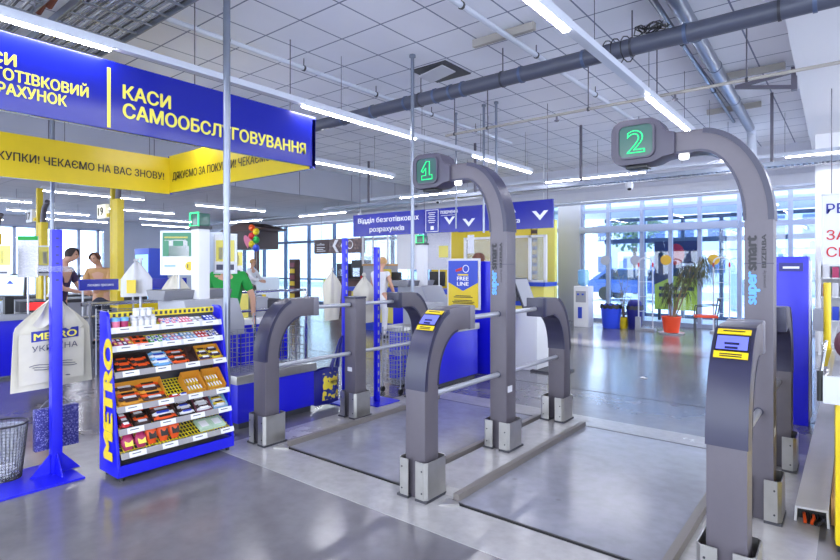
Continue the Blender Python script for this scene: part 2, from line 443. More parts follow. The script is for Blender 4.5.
# soffit over the shop side
b = MB(); b.prism([(-0.44, -4), (5, -4), (5, 13.5), (-0.65, 13.5), (-0.55, 8.3), (-0.48, 5.0)], 'XY', 3.85, 4.1)
struct(b, 'ceiling_soffit', 'white')
struct(MB().box(-0.53, 5, 11.9, 12.1, 0, 3.85), 'wall_partition', 'white')

# painted strips and joints on the floor
for n, (x0, x1, y0, y1) in enumerate(((-4.15, 1.2, 2.43, 2.80), (-4.2, 0.9, 4.96, 5.28), (-4.10, -3.72, 2.80, 4.96), (-2.40, -2.02, 2.80, 4.98), (-0.70, -0.15, 2.80, 4.96))):
    struct(MB().box(x0, x1, y0, y1, 0, 0.003), 'trim_floor_paint', 'floor_paint', smooth=False)
b = MB(); b.prism([(2.885, 0.003), (2.93, 0.045), (4.95, 0.045), (4.95, 0.003)], 'YZ', -2.345, -2.003); struct(b, 'floor_island', 'floor_paint', smooth=False)
struct(MB().box(-24, 5, 6.40, 6.412, 0, 0.002), 'trim_floor_joint', 'darkgrey', smooth=False)
struct(MB().box(-24, 5, 9.9, 9.912, 0, 0.002), 'trim_floor_joint', 'darkgrey', smooth=False)

# entrance glazing
YG = 14.7
def glazing(x0, x1, z0, z1, posts, rails, y=YG, m='mullion', name='window_1', gl='glass'):
    w = MB()
    for p in posts: w.box(p-0.045, p+0.045, y-0.06, y+0.06, z0, z1)
    for r, h in rails: w.box(x0, x1, y-0.05, y+0.05, r-h/2, r+h/2)
    f = struct(w, name, m)
    g = MB().box(x0, x1, y-0.006, y+0.006, z0, z1).build('pane', gl, f)
    return f
glazing(-5.95, -0.55, 0.0, 3.3, (-5.93, -5.2, -4.32, -3.62, -2.95, -2.1, -1.1, -0.58), ((0.05, 0.1), (2.50, 0.12), (3.02, 0.07), (3.27, 0.09)), name='door_1')
glazing(-24, -6.6, 0.0, 3.3, [-23.9+1.55*i for i in range(12)], ((0.05, 0.1), (1.0, 0.06), (2.55, 0.10), (3.27, 0.09)), m='mullion_dark', name='window_1', gl='glass_tinted')
struct(MB().box(-6.6, -5.95, 14.55, 14.85, 0, 3.3), 'column', 'lightgrey', bevel=0.01)
struct(MB().box(-5.95, -2.1, 14.50, 14.66, 2.42, 2.60), 'trim_door_header', 'mullion', bevel=0.01)
# second glass line of the wind lobby
glazing(-6.2, 0.2, 0.0, 3.0, (-6.1, -5.0, -3.9, -2.9, -1.8, -0.7, 0.1), ((0.05, 0.1), (2.3, 0.14), (2.95, 0.1)), y=17.2, m='mullion_dark', name='door_2')
struct(MB().box(-7.5, 1.5, 14.9, 17.4, 3.05, 3.15), 'ceiling_lobby', 'white')
# far side windows
w = MB()
for i in range(13): w.box(-23.98, -23.86, 0.5+i*0.7, 0.6+i*0.7, 0.2, 3.0)
for z in (0.25, 1.1, 2.95): w.box(-23.98, -23.86, 0.5, 9.2, z, z+0.09)
f = struct(w, 'window_2', 'mullion')
MB().box(-23.97, -23.95, 0.5, 9.2, 0.2, 3.0).build('pane', 'glass', f)

# outdoors
struct(MB().box(-60, 60, -60, 80, -0.3, -0.21), 'ground_outside', 'pavement', smooth=False)
struct(MB().box(-60, 40, 15.0, 80, -0.3, -0.02), 'pavement_street', 'pavement', smooth=False)
struct(MB().box(-60, 40, 27, 36, -0.02, -0.01), 'road', 'asphalt', smooth=False)
struct(MB().box(-12, 4, 19.5, 22, 3.6, 3.8), 'canopy', 'facade')
for n, x in enumerate((-9.2, -6.3, -3.2, 0.2)):
    struct(MB().tube([(x, 21.5, 0), (x, 21.5, 3.6)], 0.16, 12), 'column', 'facade')
for n, (x0, x1, y, z, m) in enumerate(((-40, -22, 48, 9, 'facade'), (-20, -8, 52, 7, 'wall'), (-6, 12, 50, 10, 'facade'))):
    o = thing('building', ['pale long building far beyond the side windows', 'low pale building across the road behind the entrance doors', 'tall pale building across the road at the end of the street'][n], 'building', ((x0+x1)/2, y+3, 0))
    MB().box(x0, x1, y, y+6, 0, z).build('wall', m, o)
    for r in range(int(z//3)):
        for k in range(int((x1-x0)//2.4)):
            MB().box(x0+0.6+k*2.4, x0+1.9+k*2.4, y-0.05, y+0.02, 1+r*3, 2.5+r*3).build('window', 'mullion_dark', o)

# ------------------------------------------------------------------ weighing platforms in the floor
def platform(x0, x1, label):
    y0, y1 = 2.82, 4.93
    t = thing('weighing_platform', label, 'platform scale', ((x0+x1)/2, (y0+y1)/2, 0), 'platform scales set in the floor')
    MB().box(x0, x1, y0, y1, 0.0, 0.008).build('deck', 'plate_steel', t, smooth=False)
    for x, s in ((x0, 1), (x1, -1)):
        MB().prism([(x-0.022, 0), (x+0.022, 0), (x+0.022, 0.05), (x-0.022, 0.05)], 'XZ', y0+0.02, y1).build('side_rail', 'rail_taupe', t, bevel=0.004)
    MB().box(x0, x1, y0-0.014, y0, 0.0, 0.012).build('edge_strip', 'black', t, smooth=False)
    MB().box(x0, x1, y1, y1+0.012, 0.0, 0.010).build('edge_strip', 'darkgrey', t, smooth=False)
    MB().prism([(x0-0.05, y0-0.1), (x0+0.06, y0-0.03), (x0+0.03, y0), (x0-0.05, y0)], 'XY', 0.003, 0.016).build('corner_plate', 'steel', t, smooth=False)
platform(-3.68, -2.42, 'grey steel floor plate of the lane with the green 1 display')
platform(-1.98, -0.72, 'wide grey steel floor plate of the lane with the green 2 display')

# ------------------------------------------------------------------ gates
def near_post_curves(n=14, flip=False, d=0.0):
    o = [(2.72-d, 0.24 if d else 0.0), (2.72-d, 0.70)]+arc(3.06, 0.70, 0.34+d, 0.52+d, PI, PI/2, n)[1:]+[(3.30, 1.22+d)]
    i = [(2.865+d*0, 0.24 if d else 0.0), (2.865, 0.72)]+arc(3.12, 0.72, 0.255, 0.34, PI, PI/2, n)[1:]+[(3.30, 1.06)]
    if flip: o = [(7.72-a, z) for a, z in o]; i = [(7.72-a, z) for a, z in i]
    return o, i
def curved_post(t, X, flip, display, name):
    hw = 0.082
    o, i = near_post_curves(flip=flip)
    p = MB().band(o, i, 'YZ', X-hw, X+hw).build(name, 'gate', t, bevel=0.012)
    # dark cover on the outer bend
    def offs(c, d, a, b):
        out = []
        for k in range(a, b):
            q0 = Vector(c[max(k-1, 0)]); q1 = Vector(c[min(k+1, len(c)-1)])
            tn = (q1-q0).normalized(); nn = Vector((-tn.y, tn.x))
            if flip: nn = -nn
            out.append(tuple(Vector(c[k])+nn*d))
        return out
    a, bb = 1, 14
    MB().band(offs(o, 0.004, a, bb), offs(o, -0.024, a, bb), 'YZ', X-hw-0.003, X+hw+0.003).build('bend_cover', 'gate_dark', p)
    MB().band(offs(i, -0.003, a, bb+1), offs(i, 0.012, a, bb+1), 'YZ', X-hw-0.002, X+hw+0.002).build('inner_cover', 'gate_dark', p)
    # lighter nose
    s = -1 if flip else 1
    y0, y1 = (3.24, 3.305) if not flip else (7.72-3.24, 7.72-3.305)
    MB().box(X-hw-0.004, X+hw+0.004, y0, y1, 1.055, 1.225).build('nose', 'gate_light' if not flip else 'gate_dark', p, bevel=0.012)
    if display:
        # screen and two yellow notices lying on the bend
        cx, cz, A, B = 3.06, 0.70, 0.349, 0.529
        def patch(t0, t1, w, m, nm, par, lift):
            fn = lambda u, v: (X-w+2*w*u, cx+(A+lift)*math.cos(t0+(t1-t0)*v), cz+(B+lift)*math.sin(t0+(t1-t0)*v))
            return MB().sheet(fn, 1, 4, 0.004).build(nm, m, par)
        r = math.radians
        patch(r(134), r(129.5), 0.070, 'yellow', 'notice', p, 0.002)
        sc = patch(r(128.8), r(115.8), 0.070, 'black', 'display', p, 0.0)
        patch(r(128), r(117), 0.064, 'lcd', 'screen', p, 0.004)
        patch(r(114.6), r(109), 0.070, 'yellow', 'notice', p, 0.002)
        for k, (w, dz) in enumerate(((0.03, 0), (0.026, 3.2))):
            patch(r(124.6+dz), r(123.2+dz), w, 'lcd_text', 'screen_text', p, 0.0075)
        for k in range(2):
            patch(r(131.2+k*1.4), r(131.7+k*1.4), 0.045, 'letter_dark', 'notice_text', p, 0.0055)
        patch(r(111.5), r(112.1), 0.045, 'letter_dark', 'notice_text', p, 0.0055)
    return p
def guards(t, X, yc, hy, hx=0.082, zb=0.0):
    # two C-shaped steel shoes around a post
    for s in (-1, 1):
        m = MB(); e = hx+0.035; y = hy+0.035; inn = 0.030; k = 0.006
        poly = [(X+s*inn, yc-y), (X+s*(e-0.02), yc-y), (X+s*e, yc-y+0.02), (X+s*e, yc+y-0.02), (X+s*(e-0.02), yc+y), (X+s*inn, yc+y),
                (X+s*inn, yc+y-k), (X+s*(e-0.02), yc+y-k), (X+s*(e-k), yc+y-0.022), (X+s*(e-k), yc-y+0.022), (X+s*(e-0.02), yc-y+k), (X+s*inn, yc-y+k)]
        g = m.prism(poly, 'XY', 0.012+zb, 0.255+zb*0.4).build('post_guard', 'steel', t, smooth=False)
        MB().box(X+s*inn, X+s*(e+0.004), yc-y-0.004, yc+y+0.004, 0.003+zb, 0.018+zb).build('foot_plate', 'darkgrey', g)
        for q in (-1, 1):
            for z in (0.06+zb, 0.2): MB().tube([(X+s*(e-0.035), yc+q*(y+0.003), z), (X+s*(e-0.035), yc+q*(y-0.001), z)], 0.006, 6).build('bolt', 'darkgrey', g)
def gate(X, label, number, display):
    t = thing('weighing_gate', label, 'gate', (X, 3.85, 0), 'weighing gates beside the checkouts')
    zi = 0.043 if X == -2.22 else 0.0
    curved_post(t, X, False, display, 'entry_post')
    curved_post(t, X, True, False, 'exit_post')
    guards(t, X, 2.80, 0.08); guards(t, X, 4.87, 0.08, zb=zi)
    guards(t, X, 3.848, 0.08, zb=zi)
    for y0, y1, z in ((3.28, 3.80, 1.125), (3.90, 4.44, 1.125), (2.84, 3.80, 0.64), (3.90, 4.88, 0.64)):
        r = MB().tube([(X, y0, z), (X, y1, z)], 0.019, 12).build('rail', 'alu', t)
        ye = y1-0.02 if y1 < 3.85 else y0+0.02
        MB().tube([(X, ye-0.012, z), (X, ye+0.012, z)], 0.026, 12).build('collar', 'gate_dark', r)
    if not number:
        m = MB().box(X-0.078, X+0.078, 3.775, 3.925, 0, 1.185).build('mid_post', 'gate', t, bevel=0.012)
        MB().box(X-0.081, X+0.081, 3.772, 3.928, 1.185, 1.205).build('cap', 'gate_dark', m, bevel=0.004)
        MB().box(X-0.03, X+0.03, 3.771, 3.775, 0.46, 0.50).build('type_plate', 'offwhite', m)
        return
    hx = 0.076; y0, y1 = 3.77, 3.925
    o = [(X+hx, 0), (X+hx, 1.00), (X+hx, 1.78)]+arc(X-0.33, 1.78, 0.406, 0.595, 0, PI/2, 20)[1:]+[(X-0.50, 2.375)]
    i = [(X-hx, 0), (X-hx, 1.00), (X-hx, 1.78)]+arc(X-0.33, 1.78, 0.254, 0.455, 0, PI/2, 20)[1:]+[(X-0.50, 2.235)]
    m = MB().band(o, i, 'XZ', y0, y1).build('arch', 'gate', t, bevel=0.014)
    def sub(c, d, a, b):
        out = []
        for k in range(a, b):
            q0 = Vector(c[k-1]); q1 = Vector(c[min(k+1, len(c)-1)]); tn = (q1-q0).normalized()
            out.append((c[k][0]+tn.y*d, c[k][1]-tn.x*d))
        return out
    MB().band(sub(o, 0.004, 2, 22), sub(o, -0.028, 2, 22), 'XZ', y0-0.004, y1+0.004).build('outer_trim', 'gate_dark', m)
    MB().band(sub(i, 0.012, 2, 24), sub(i, -0.004, 2, 24), 'XZ', y0-0.003, y1+0.003).build('inner_trim', 'gate_dark', m)
    MB().box(X-hx-0.001, X+hx+0.001, y0-0.001, y1+0.001, 1.52, 1.524).build('seam', 'gate_dark', m)
    lamp = MB().lathe((X-0.42, y0+0.05, 2.205), [(0.03, 0.03), (0.03, 0.0), (0.022, -0.004)], 12).build('spot_lamp', 'led_white', m)
    # display head
    cx, cz = X-0.685, 2.345
    r = rrect(cx-0.185, cx+0.165, cz-0.155, cz+0.155, 0.085)
    neck = [(X-0.56, 2.46), (X-0.50, 2.385), (X-0.46, 2.38), (X-0.46, 2.23), (X-0.50, 2.222), (X-0.56, 2.20)]
    k0 = max(range(len(r)), key=lambda k: r[k][0]+0.001*(r[k][1]))
    pts = [p for p in r if p[0] <= X-0.56]
    # order the rounded box from upper side round to lower side
    up = sorted([p for p in pts if p[1] >= cz], key=lambda p: -p[0]-0.01*p[1]); dn = sorted([p for p in pts if p[1] < cz], key=lambda p: p[0]-0.01*p[1])
    full = rrect(cx-0.185, cx+0.165, cz-0.155, cz+0.155, 0.085)
    tl = full[6:12]; bl = full[12:18]
    outline = [(X-0.46, 2.232), (X-0.46, 2.378), (X-0.505, 2.388), (X-0.535, 2.42), (X-0.555, 2.462), (X-0.60, 2.492)]+tl+bl+[(X-0.62, 2.192), (X-0.58, 2.200), (X-0.53, 2.222)]
    h = MB().prism(outline, 'XZ', 3.745, 3.945).build('display_head', 'bezel', t, bevel=0.016)
    sx, sz = cx-0.01, cz
    ri = rrect(sx-0.115, sx+0.105, sz-0.105, sz+0.105, 0.04); ro = rrect(sx-0.128, sx+0.118, sz-0.118, sz+0.118, 0.05)
    ring = MB()
    n = len(ri)
    vs = [(p[0], 3.725, p[1]) for p in ro]+[(p[0], 3.725, p[1]) for p in ri]+[(p[0], 3.747, p[1]) for p in ro]+[(p[0], 3.747, p[1]) for p in ri]
    fs = []
    for k in range(n):
        j = (k+1) % n
        fs += [(k, j, n+j, n+k), (k, 2*n+k, 2*n+j, j), (n+k, n+j, 3*n+j, 3*n+k), (2*n+k, 3*n+k, 3*n+j, 2*n+j)]
    ring.add(vs, fs).build('screen_bezel', 'bezel', h)
    s = MB().prism(ri, 'XZ', 3.735, 3.745).build('screen', 'screen_green', h)
    if number == '2':
        text(h, number, 'led_green', (sx-0.003, 3.731, sz-0.078), (1, 0, 0), (0, 0, 1), 0.155, w=0.12, name='digit', align='C', depth=0.0, outline=0.016)
    else:
        pts = [(-0.05, 0.075), (0.005, 0.155), (0.04, 0.155), (0.04, 0.035), (0.07, 0.035), (0.07, 0.0), (-0.045, 0.0), (-0.045, 0.035), (0.0, 0.035), (0.0, 0.10), (-0.03, 0.065), (-0.05, 0.075)]
        MB().tube([(sx-0.01+a, 3.731, sz-0.078+z) for a, z in pts], 0.0042, 6).build('digit', 'led_green', h)
    MB().box(cx-0.10, cx+0.04, 3.79, 3.90, 2.172, 2.195).build('camera_bar', 'black', h, bevel=0.008)
    # lettering running up the post
    text(m, 'super', 'super_blue', (X-0.012, y0-0.001, 1.275), (0, 0, 1), (-1, 0, 0), 0.060, w=0.20, bold=0.06)
    text(m, 'smart', 'smart_dark', (X-0.012, y0-0.001, 1.478), (0, 0, 1), (-1, 0, 0), 0.060, w=0.212, bold=0.06)
    text(m, 'powered by', 'smart_dark', (X+0.036, y0-0.001, 1.38), (0, 0, 1), (-1, 0, 0), 0.016, w=0.10)
    text(m, 'BIZERBA', 'smart_dark', (X+0.038, y0-0.001, 1.495), (0, 0, 1), (-1, 0, 0), 0.023, w=0.20, bold=0.03)
    MB().box(X+0.0765, X+0.078, 3.79, 3.86, 0.50, 0.55).build('type_plate', 'offwhite', m)
gate(-3.92, 'low grey gate with straight middle post beside the blue cabinet', '', False)
gate(-2.22, 'grey gate with tall arch post carrying the green 1 display', '1', True)
gate(-0.44, 'grey gate with tall arch post carrying the green 2 display', '2', True)
# ------------------------------------------------------------------ overhead: light lines, pipes, trays
def fixture(x, y, z, axis, ln, label, top=None):
    k = 0.016 if top else 0.024
    t = thing('tube_light', label, 'light', (x, y, z), 'tube lights under the ceiling')
    h = ln/2
    if top:
        for s in (-0.7, 0.7):
            q = (x, y+s*h) if axis == 'Y' else (x+s*h, y)
            MB().tube([(q[0], q[1], z+0.05), (q[0], q[1], top)], 0.004, 5).build('hanger_wire', 'bracket', t)
    if axis == 'Y':
        MB().prism([(x-0.05, z+0.05), (x-0.036, z), (x+0.036, z), (x+0.05, z+0.05), (x+0.045, z+0.075), (x-0.045, z+0.075)], 'XZ', y-h, y+h).build('housing', 'pipewhite', t)
        MB().box(x-k, x+k, y-h+0.01, y+h-0.01, z-0.016, z-0.001).build('diffuser', 'tube', t, bevel=0.005)
    else:
        MB().prism([(y-0.05, z+0.05), (y-0.036, z), (y+0.036, z), (y+0.05, z+0.05), (y+0.03, z+0.075), (y-0.03, z+0.075)], 'YZ', x-h, x+h).build('housing', 'pipewhite', t)
        MB().box(x-h+0.01, x+h-0.01, y-k, y+k, z-0.016, z-0.001).build('diffuser', 'tube', t, bevel=0.005)
def trunk(x0, x1, y0, y1, z, top, label):
    t = thing('light_rail', label, 'light rail', ((x0+x1)/2, (y0+y1)/2, z))
    if x0 == x1:
        MB().box(x0-0.042, x0+0.042, y0, y1, z+0.012, z+0.074).build('rail', 'pipewhite', t, bevel=0.006)
        for k in range(int((y1-y0)//1.6)+1): MB().tube([(x0, y0+0.4+k*1.6, z+0.07), (x0, y0+0.4+k*1.6, top)], 0.004, 5).build('hanger_wire', 'bracket', t)
    else:
        MB().box(x0, x1, y0-0.042, y0+0.042, z+0.012, z+0.074).build('rail', 'pipewhite', t, bevel=0.006)
        for k in range(int((x1-x0)//1.6)+1): MB().tube([(x0+0.4+k*1.6, y0, z+0.07), (x0+0.4+k*1.6, y0, top)], 0.004, 5).build('hanger_wire', 'bracket', t)
ZL = 3.35
rows = {-4.93: ('above the blue self checkout sign', [-3.1, 0.93, 5.02, 8.6]), -1.75: ('above the wide lane', [-1.1, 3.0, 7.17, 11.1]), -7.40: ('behind the yellow sign ring', [0.4, 4.6, 7.3]), 1.6: ('over the shop side', [-2.0, 2.0, 6.0])}
for x, (w, ys) in rows.items():
    top = 4.1 if x < 0 else 3.6
    zz = ZL if x < 0 else 3.3
    trunk(x, x, -3.8, {-4.93: 9.2, -1.75: 11.4, -7.40: 8.4, 1.6: 8}[x], zz, top, 'white light rail running towards the doors '+w)
    for k, y in enumerate(ys):
        fixture(x, y, zz, 'Y', 2.05, ['first', 'second', 'third', 'fourth'][k]+' white tube light in the row '+w)
trunk(-10.9, 3.4, 10.95, 10.95, ZL, 4.1, 'white light rail running across the hall in front of the doors')
for k, x in enumerate((-8.4, -4.2, 0.15)):
    fixture(x, 10.95, ZL, 'X', 2.1, ['bright tube light hanging behind the blue department sign', 'bright tube light between the two green numbers before the doors', 'bright tube light before the white shop wall'][k])
# lights under the lower ceiling
low = [(-13.2, 4.9, 'Y'), (-13.2, 8.3, 'Y'), (-15.9, 3.4, 'Y'), (-15.9, 7.0, 'Y'), (-18.4, 5.6, 'Y'), (-18.4, 9.2, 'Y'), (-20.9, 7.1, 'Y'), (-20.9, 10.4, 'Y'), (-16.7, 10.95, 'X'), (-12.6, 10.95, 'X'), (-22.4, 4.4, 'Y'), (-13.2, 1.5, 'Y'), (-15.9, 0, 'Y')]
for k, (x, y, a) in enumerate(low):
    fixture(x, y, 3.1, a, 2.1, top=3.41, label='white tube under the low ceiling, %s row from the hall, %s' % ({-13.2: 'first', -15.9: 'second', -18.4: 'third', -20.9: 'fourth', -22.4: 'last'}[x], 'end by the doors' if y > 6.9 else 'middle of the row' if y > 3.2 else 'end by the trays') if a == 'Y' else ['tube light before the far side glazing', 'tube light at the end of the low ceiling'][k-8])

def pipe(name, m, label, pts, r, cat='pipe', hang=None, top=4.1, collars=(), n=14, cm=None):
    t = thing(name, label, cat, pts[0])
    MB().tube(pts, r, n).build('run', m, t)
    a, e = Vector(pts[0]), Vector(pts[-1])
    for f in (hang or ()):
        p = a.lerp(e, f); MB().tube([p+Vector((0, 0, r)), (p.x, p.y, top)], 0.008, 6).build('hanger_rod', 'bracket', t)
        d = (e-a).normalized()*0.012
        MB().tube([p-d, p+d], r+0.008, n).build('clamp', 'darkgrey', t)
    for f in collars:
        p = a.lerp(e, f); d = (e-a).normalized()*0.016
        MB().tube([p-d, p+d], r+0.009, n).build('collar', cm or 'mullion_dark', t)
    return t
pipe('drain_pipe', 'pipe', 'thick blue grey pipe crossing the hall under the ceiling tiles', [(-9.5, 5.66, 3.73), (3.0, 5.60, 3.73)], 0.088, collars=(0.12, 0.2, 0.28, 0.33, 0.38, 0.42, 0.44, 0.455, 0.52, 0.58, 0.66, 0.74), hang=(0.4, 0.5, 0.62, 0.72))
pipe('sprinkler_pipe', 'pipe_beige', 'thin beige sprinkler pipe hung across the hall below the thick pipe', [(-4.85, 6.68, 3.5), (3.4, 6.70, 3.5)], 0.018, hang=(0.02, 0.09, 0.27, 0.37, 0.48, 0.62))
for x, w in ((-3.05, 'nearer the hanging poles'), (-1.6, 'nearer the ventilation duct')):
    one(MB().lathe((x, 6.69, 3.42), [(0.012, 0.07), (0.014, 0.02), (0.034, 0.012), (0.03, 0), (0.008, -0.01)], 10), 'fire_sprinkler', 'bracket', 'small sprinkler head under the beige pipe '+w, 'sprinkler')
pipe('conduit_pipe', 'pipewhite', 'slim white pipe along the ceiling above the blue self checkout sign', [(-5.35, -3.5, 3.98), (-5.35, 9.6, 3.98)], 0.030, hang=(0.35, 0.52, 0.6, 0.7, 0.8, 0.9), n=8)
pipe('conduit_pipe', 'pipewhite', 'slim white pipe along the ceiling above the middle lane', [(-2.9, -3.5, 3.98), (-2.9, 12.0, 3.98)], 0.030, hang=(0.5, 0.6, 0.72, 0.85), n=8)
d = pipe('ventilation_duct', 'galv', 'round shiny ventilation duct running under the ceiling towards the doors', [(-1.06, -3.0, 3.98), (-1.44, 11.2, 3.98)], 0.075, cat='duct', collars=(0.55, 0.66, 0.74, 0.86), cm='galv')
MB().tube([(-1.44, 11.2, 3.98), (-1.44, 11.4, 3.94), (-1.44, 11.47, 3.75), (-1.44, 11.47, 3.42)], 0.075, 12).build('elbow', 'pipewhite', d)
pipe('conduit_pipe', 'galv', 'slim steel pipe beside the round ventilation duct', [(-1.22, -3.0, 3.99), (-1.60, 10.6, 3.99)], 0.026, hang=(0.55, 0.7, 0.85), n=8)
# cable coil on the thick pipe
c = MB()
for k in range(7):
    a = random.random(); x = -1.62+0.05*k*0.4
    c.tube([(x+0.10*math.cos(q*PI/6+a)+random.uniform(-.02, .02), 5.62+0.07*math.sin(q*PI/6+a), 3.87+0.03*math.sin(q*PI/3+k)) for q in range(13)], 0.006, 5)
for x in (-1.98, -1.9, -1.8):
    c.tube([(x+0.03*math.cos(q*PI/6), 5.62+0.12*math.cos(q*PI/6), 3.72+0.13*math.sin(q*PI/6)) for q in range(13)], 0.006, 5)
one(c, 'cable_coil', 'black', 'tangled black cable coiled on top of the thick pipe', 'cable')
# perforated cable trays
def tray(label, x0, x1, y0, y1, z, m='galv', rungs=0.12):
    t = thing('cable_tray', label, 'cable tray', ((x0+x1)/2, (y0+y1)/2, z))
    along = 'X' if abs(x1-x0) > abs(y1-y0) else 'Y'
    fr = MB(); k = MB()
    if along == 'X':
        for y in (y0, y1): fr.box(x0, x1, y-0.008, y+0.008, z, z+0.07)
        q = x0
        while q < x1: k.box(q, q+0.03, y0, y1, z, z+0.012); q += rungs
    else:
        for x in (x0, x1): fr.box(x-0.008, x+0.008, y0, y1, z, z+0.07)
        q = y0
        while q < y1: k.box(x0, x1, q, q+0.03, z, z+0.012); q += rungs
    fr.build('side_frame', m, t); k.build('rung_grating', m, t)
    return t
for (y0, y1, w) in ((1.80, 2.42, 'nearer the sign'), (1.02, 1.62, 'farther from the sign')):
    t = tray('wide ladder cable tray under the ceiling, '+w, -8.5, 1.0, y0, y1, 3.78, rungs=0.30)
    for k in range(17):
        y = y0+0.03+k*(y1-y0-0.06)/16
        MB().tube([(-8.4+j*0.9, y+random.uniform(-.012, .012), 3.802+random.uniform(0, .02)) for j in range(11)], 0.010, 5).build('cable', ['grey', 'darkgrey', 'lightgrey'][k % 3], t)
one(MB().tube([(-5.9, 1.7, 3.86), (-5.7, 1.72, 3.95), (-5.6, 1.7, 3.83), (-5.4, 1.71, 3.9), (-5.2, 1.7, 3.84)], 0.03, 8), 'cable_bundle', 'rust', 'rusty brown cable bundle between the two ladder trays', 'cable')
t = tray('long perforated cable tray crossing the hall below the tube lights', -10.9, 3.4, 9.52, 9.66, 2.99, rungs=0.07)
for k, x in enumerate((-9.3, -6.2, -3.9, -0.95)): MB().box(x-0.02, x+0.02, 9.57, 9.61, 3.0, 4.1).build('hanger', 'bracket', t)
pipe('conduit_pipe', 'pipewhite', 'white service pipe along the beam over the doors', [(-23, 13.35, 3.12), (3.4, 13.35, 3.12)], 0.035, n=10)
pipe('conduit_pipe', 'alu', 'steel service pipe high across the far side of the hall', [(-23, 11.6, 3.18), (3.4, 11.6, 3.30)], 0.03, n=10)
# broken tile with an open hatch
t = thing('ceiling_hatch', 'open ceiling tile with dark gap beside the thick pipe', 'ceiling hatch', (-4.27, 5.8, 4.09))
MB().box(-4.56, -4.0, 5.5, 6.08, 4.085, 4.099).build('opening', 'darkgrey', t)
MB().obox((-4.30, 5.72, 4.05), (0.20, 0, 0.03), (0, 0.15, 0), (0, 0, 0.006)).build('tile', 'offwhite', t)
# hanging poles and brackets
def pole(label, x, y, z0, z1, r, m='alu'):
    t = thing('steel_pole', label, 'pole', (x, y, z0))
    MB().tube([(x, y, z0), (x, y, z1)], r, 12).build('shaft', m, t)
    MB().tube([(x, y, z1-0.03), (x, y, z1)], r*1.8, 12).build('top_collar', m, t)
    if z0 < 0.1: MB().lathe((x, y, z0), [(r*2.2, 0), (r*2.2, 0.01), (r*1.2, 0.02)], 14).build('base_flange', m, t)
pole('tall grey steel pole beside the blue snack rack', -4.335, 2.672, 0.0, 4.1, 0.031, 'galv')
pole('tall grey steel pole behind the curved entry post of lane 1', -4.22, 5.12, 0.0, 4.1, 0.022, 'galv')
pole('square grey hanging pole in front of the blue arrow sign', -4.62, 7.4, 2.05, 4.1, 0.020, 'galv')
pole('grey hanging pole next to the tall arch post, beside the square pole', -4.39, 7.4, 2.55, 4.1, 0.020, 'galv')
pole('slim grey hanging pole at the arrow panel of the blue sign', -5.23, 7.5, 2.15, 4.1, 0.014, 'galv')
pole('grey pole standing behind the yellow sign ring', -9.75, 3.0, 0.0, 4.1, 0.032, 'galv')
for k, (x, y, w) in enumerate(((-1.05, 8.2, 'first behind the beige pipe'), (-1.5, 9.9, 'behind the round duct'), (-3.0, 5.2, 'beside the wide lane light'))):
    one(MB().box(x-0.38, x+0.38, y-0.03, y+0.03, 4.0, 4.08), 'ceiling_bracket', 'pipe_beige', 'flat metal bracket under the ceiling tiles, '+w, 'bracket')
t = thing('wall_bracket', 'dark triangular steel bracket fixed to the white soffit', 'bracket', (-0.8, 8.1, 3.6))
MB().tube([(-1.21, 8.1, 3.85), (-0.54, 8.1, 3.92)], 0.03, 4).build('arm', 'bracket', t); MB().tube([(-1.21, 8.1, 3.85), (-0.56, 8.1, 3.72)], 0.03, 4).build('brace', 'bracket', t); MB().box(-0.60, -0.54, 8.07, 8.13, 3.68, 3.97).build('plate', 'bracket', t)
def camera_thing(label, x, y, z, top):
    t = thing('ceiling_camera', label, 'camera', (x, y, z))
    MB().tube([(x, y, z+0.08), (x, y, top)], 0.014, 8).build('stem', 'white', t)
    MB().lathe((x, y, z), [(0.02, -0.06), (0.055, -0.04), (0.065, 0), (0.07, 0.02), (0.07, 0.09)], 14).build('dome', 'white', t)
    MB().ellipsoid((x+0.01, y-0.03, z-0.03), (0.04, 0.04, 0.03)).build('lens', 'black', t)
camera_thing('white dome camera under the tray before the glass doors', -3.35, 10.6, 3.02, 3.3)
camera_thing('white camera beside the conduit left of the doors', -6.0, 12.4, 3.05, 4.1)
camera_thing('small camera above the brown coffee banner', -11.4, 11.4, 2.98, 3.38)
camera_thing('dark lensed camera above the department sign', -7.4, 9.9, 3.0, 3.06)
one(MB().lathe((-6.7, 12.4, 4.02), [(0.02, -0.05), (0.07, -0.03), (0.08, 0.08)], 12), 'loudspeaker', 'grey', 'round grey speaker under the ceiling near the far bulkhead', 'speaker')

# ------------------------------------------------------------------ hanging signs
t = thing('hanging_sign', 'large ring sign with blue outside and yellow inside above the self checkouts', 'sign', (-6.7, 1.5, 2.66))
xs0, xs1, ye, yb, z0, z1 = -8.49, -5.0, 4.25, -1.6, 2.69, 3.28
p = MB().box(xs1-0.05, xs1, yb, ye, z0, z1).build('blue_panel', 'signblue', t, bevel=0.004)
MB().box(xs1-0.056, xs1-0.05, yb, ye-0.05, z0, z1).build('yellow_liner', 'yellow', p)
MB().box(xs1-0.002, xs1+0.004, 1.945, 1.972, 2.70, 3.215).build('divider', 'letter_yellow', p)
V3 = (0, 0, 1); UY = (0, 1, 0); UX = (1, 0, 0)
for s, y, z, h, w, al in (('КАСИ', 2.07, 2.98, 0.120, 0.43, 'L'), ('САМООБСЛУГОВУВАННЯ', 2.07, 2.815, 0.125, 2.03, 'L'),
                          ('КАСИ', 0.98, 3.03, 0.088, 0.32, 'L'), ('БЕЗГОТІВКОВИЙ', 0.98, 2.917, 0.085, 0.82, 'L'), ('РОЗРАХУНОК', 0.98, 2.806, 0.085, 0.66, 'L')):
    text(p, s, 'letter_yellow', (xs1+0.001, y, z), UY, V3, h, w=w, bold=0.035)
p = MB().box(xs0, xs0+0.05, yb, ye, z0-0.04, z1-0.06).build('far_panel', 'signblue', t)
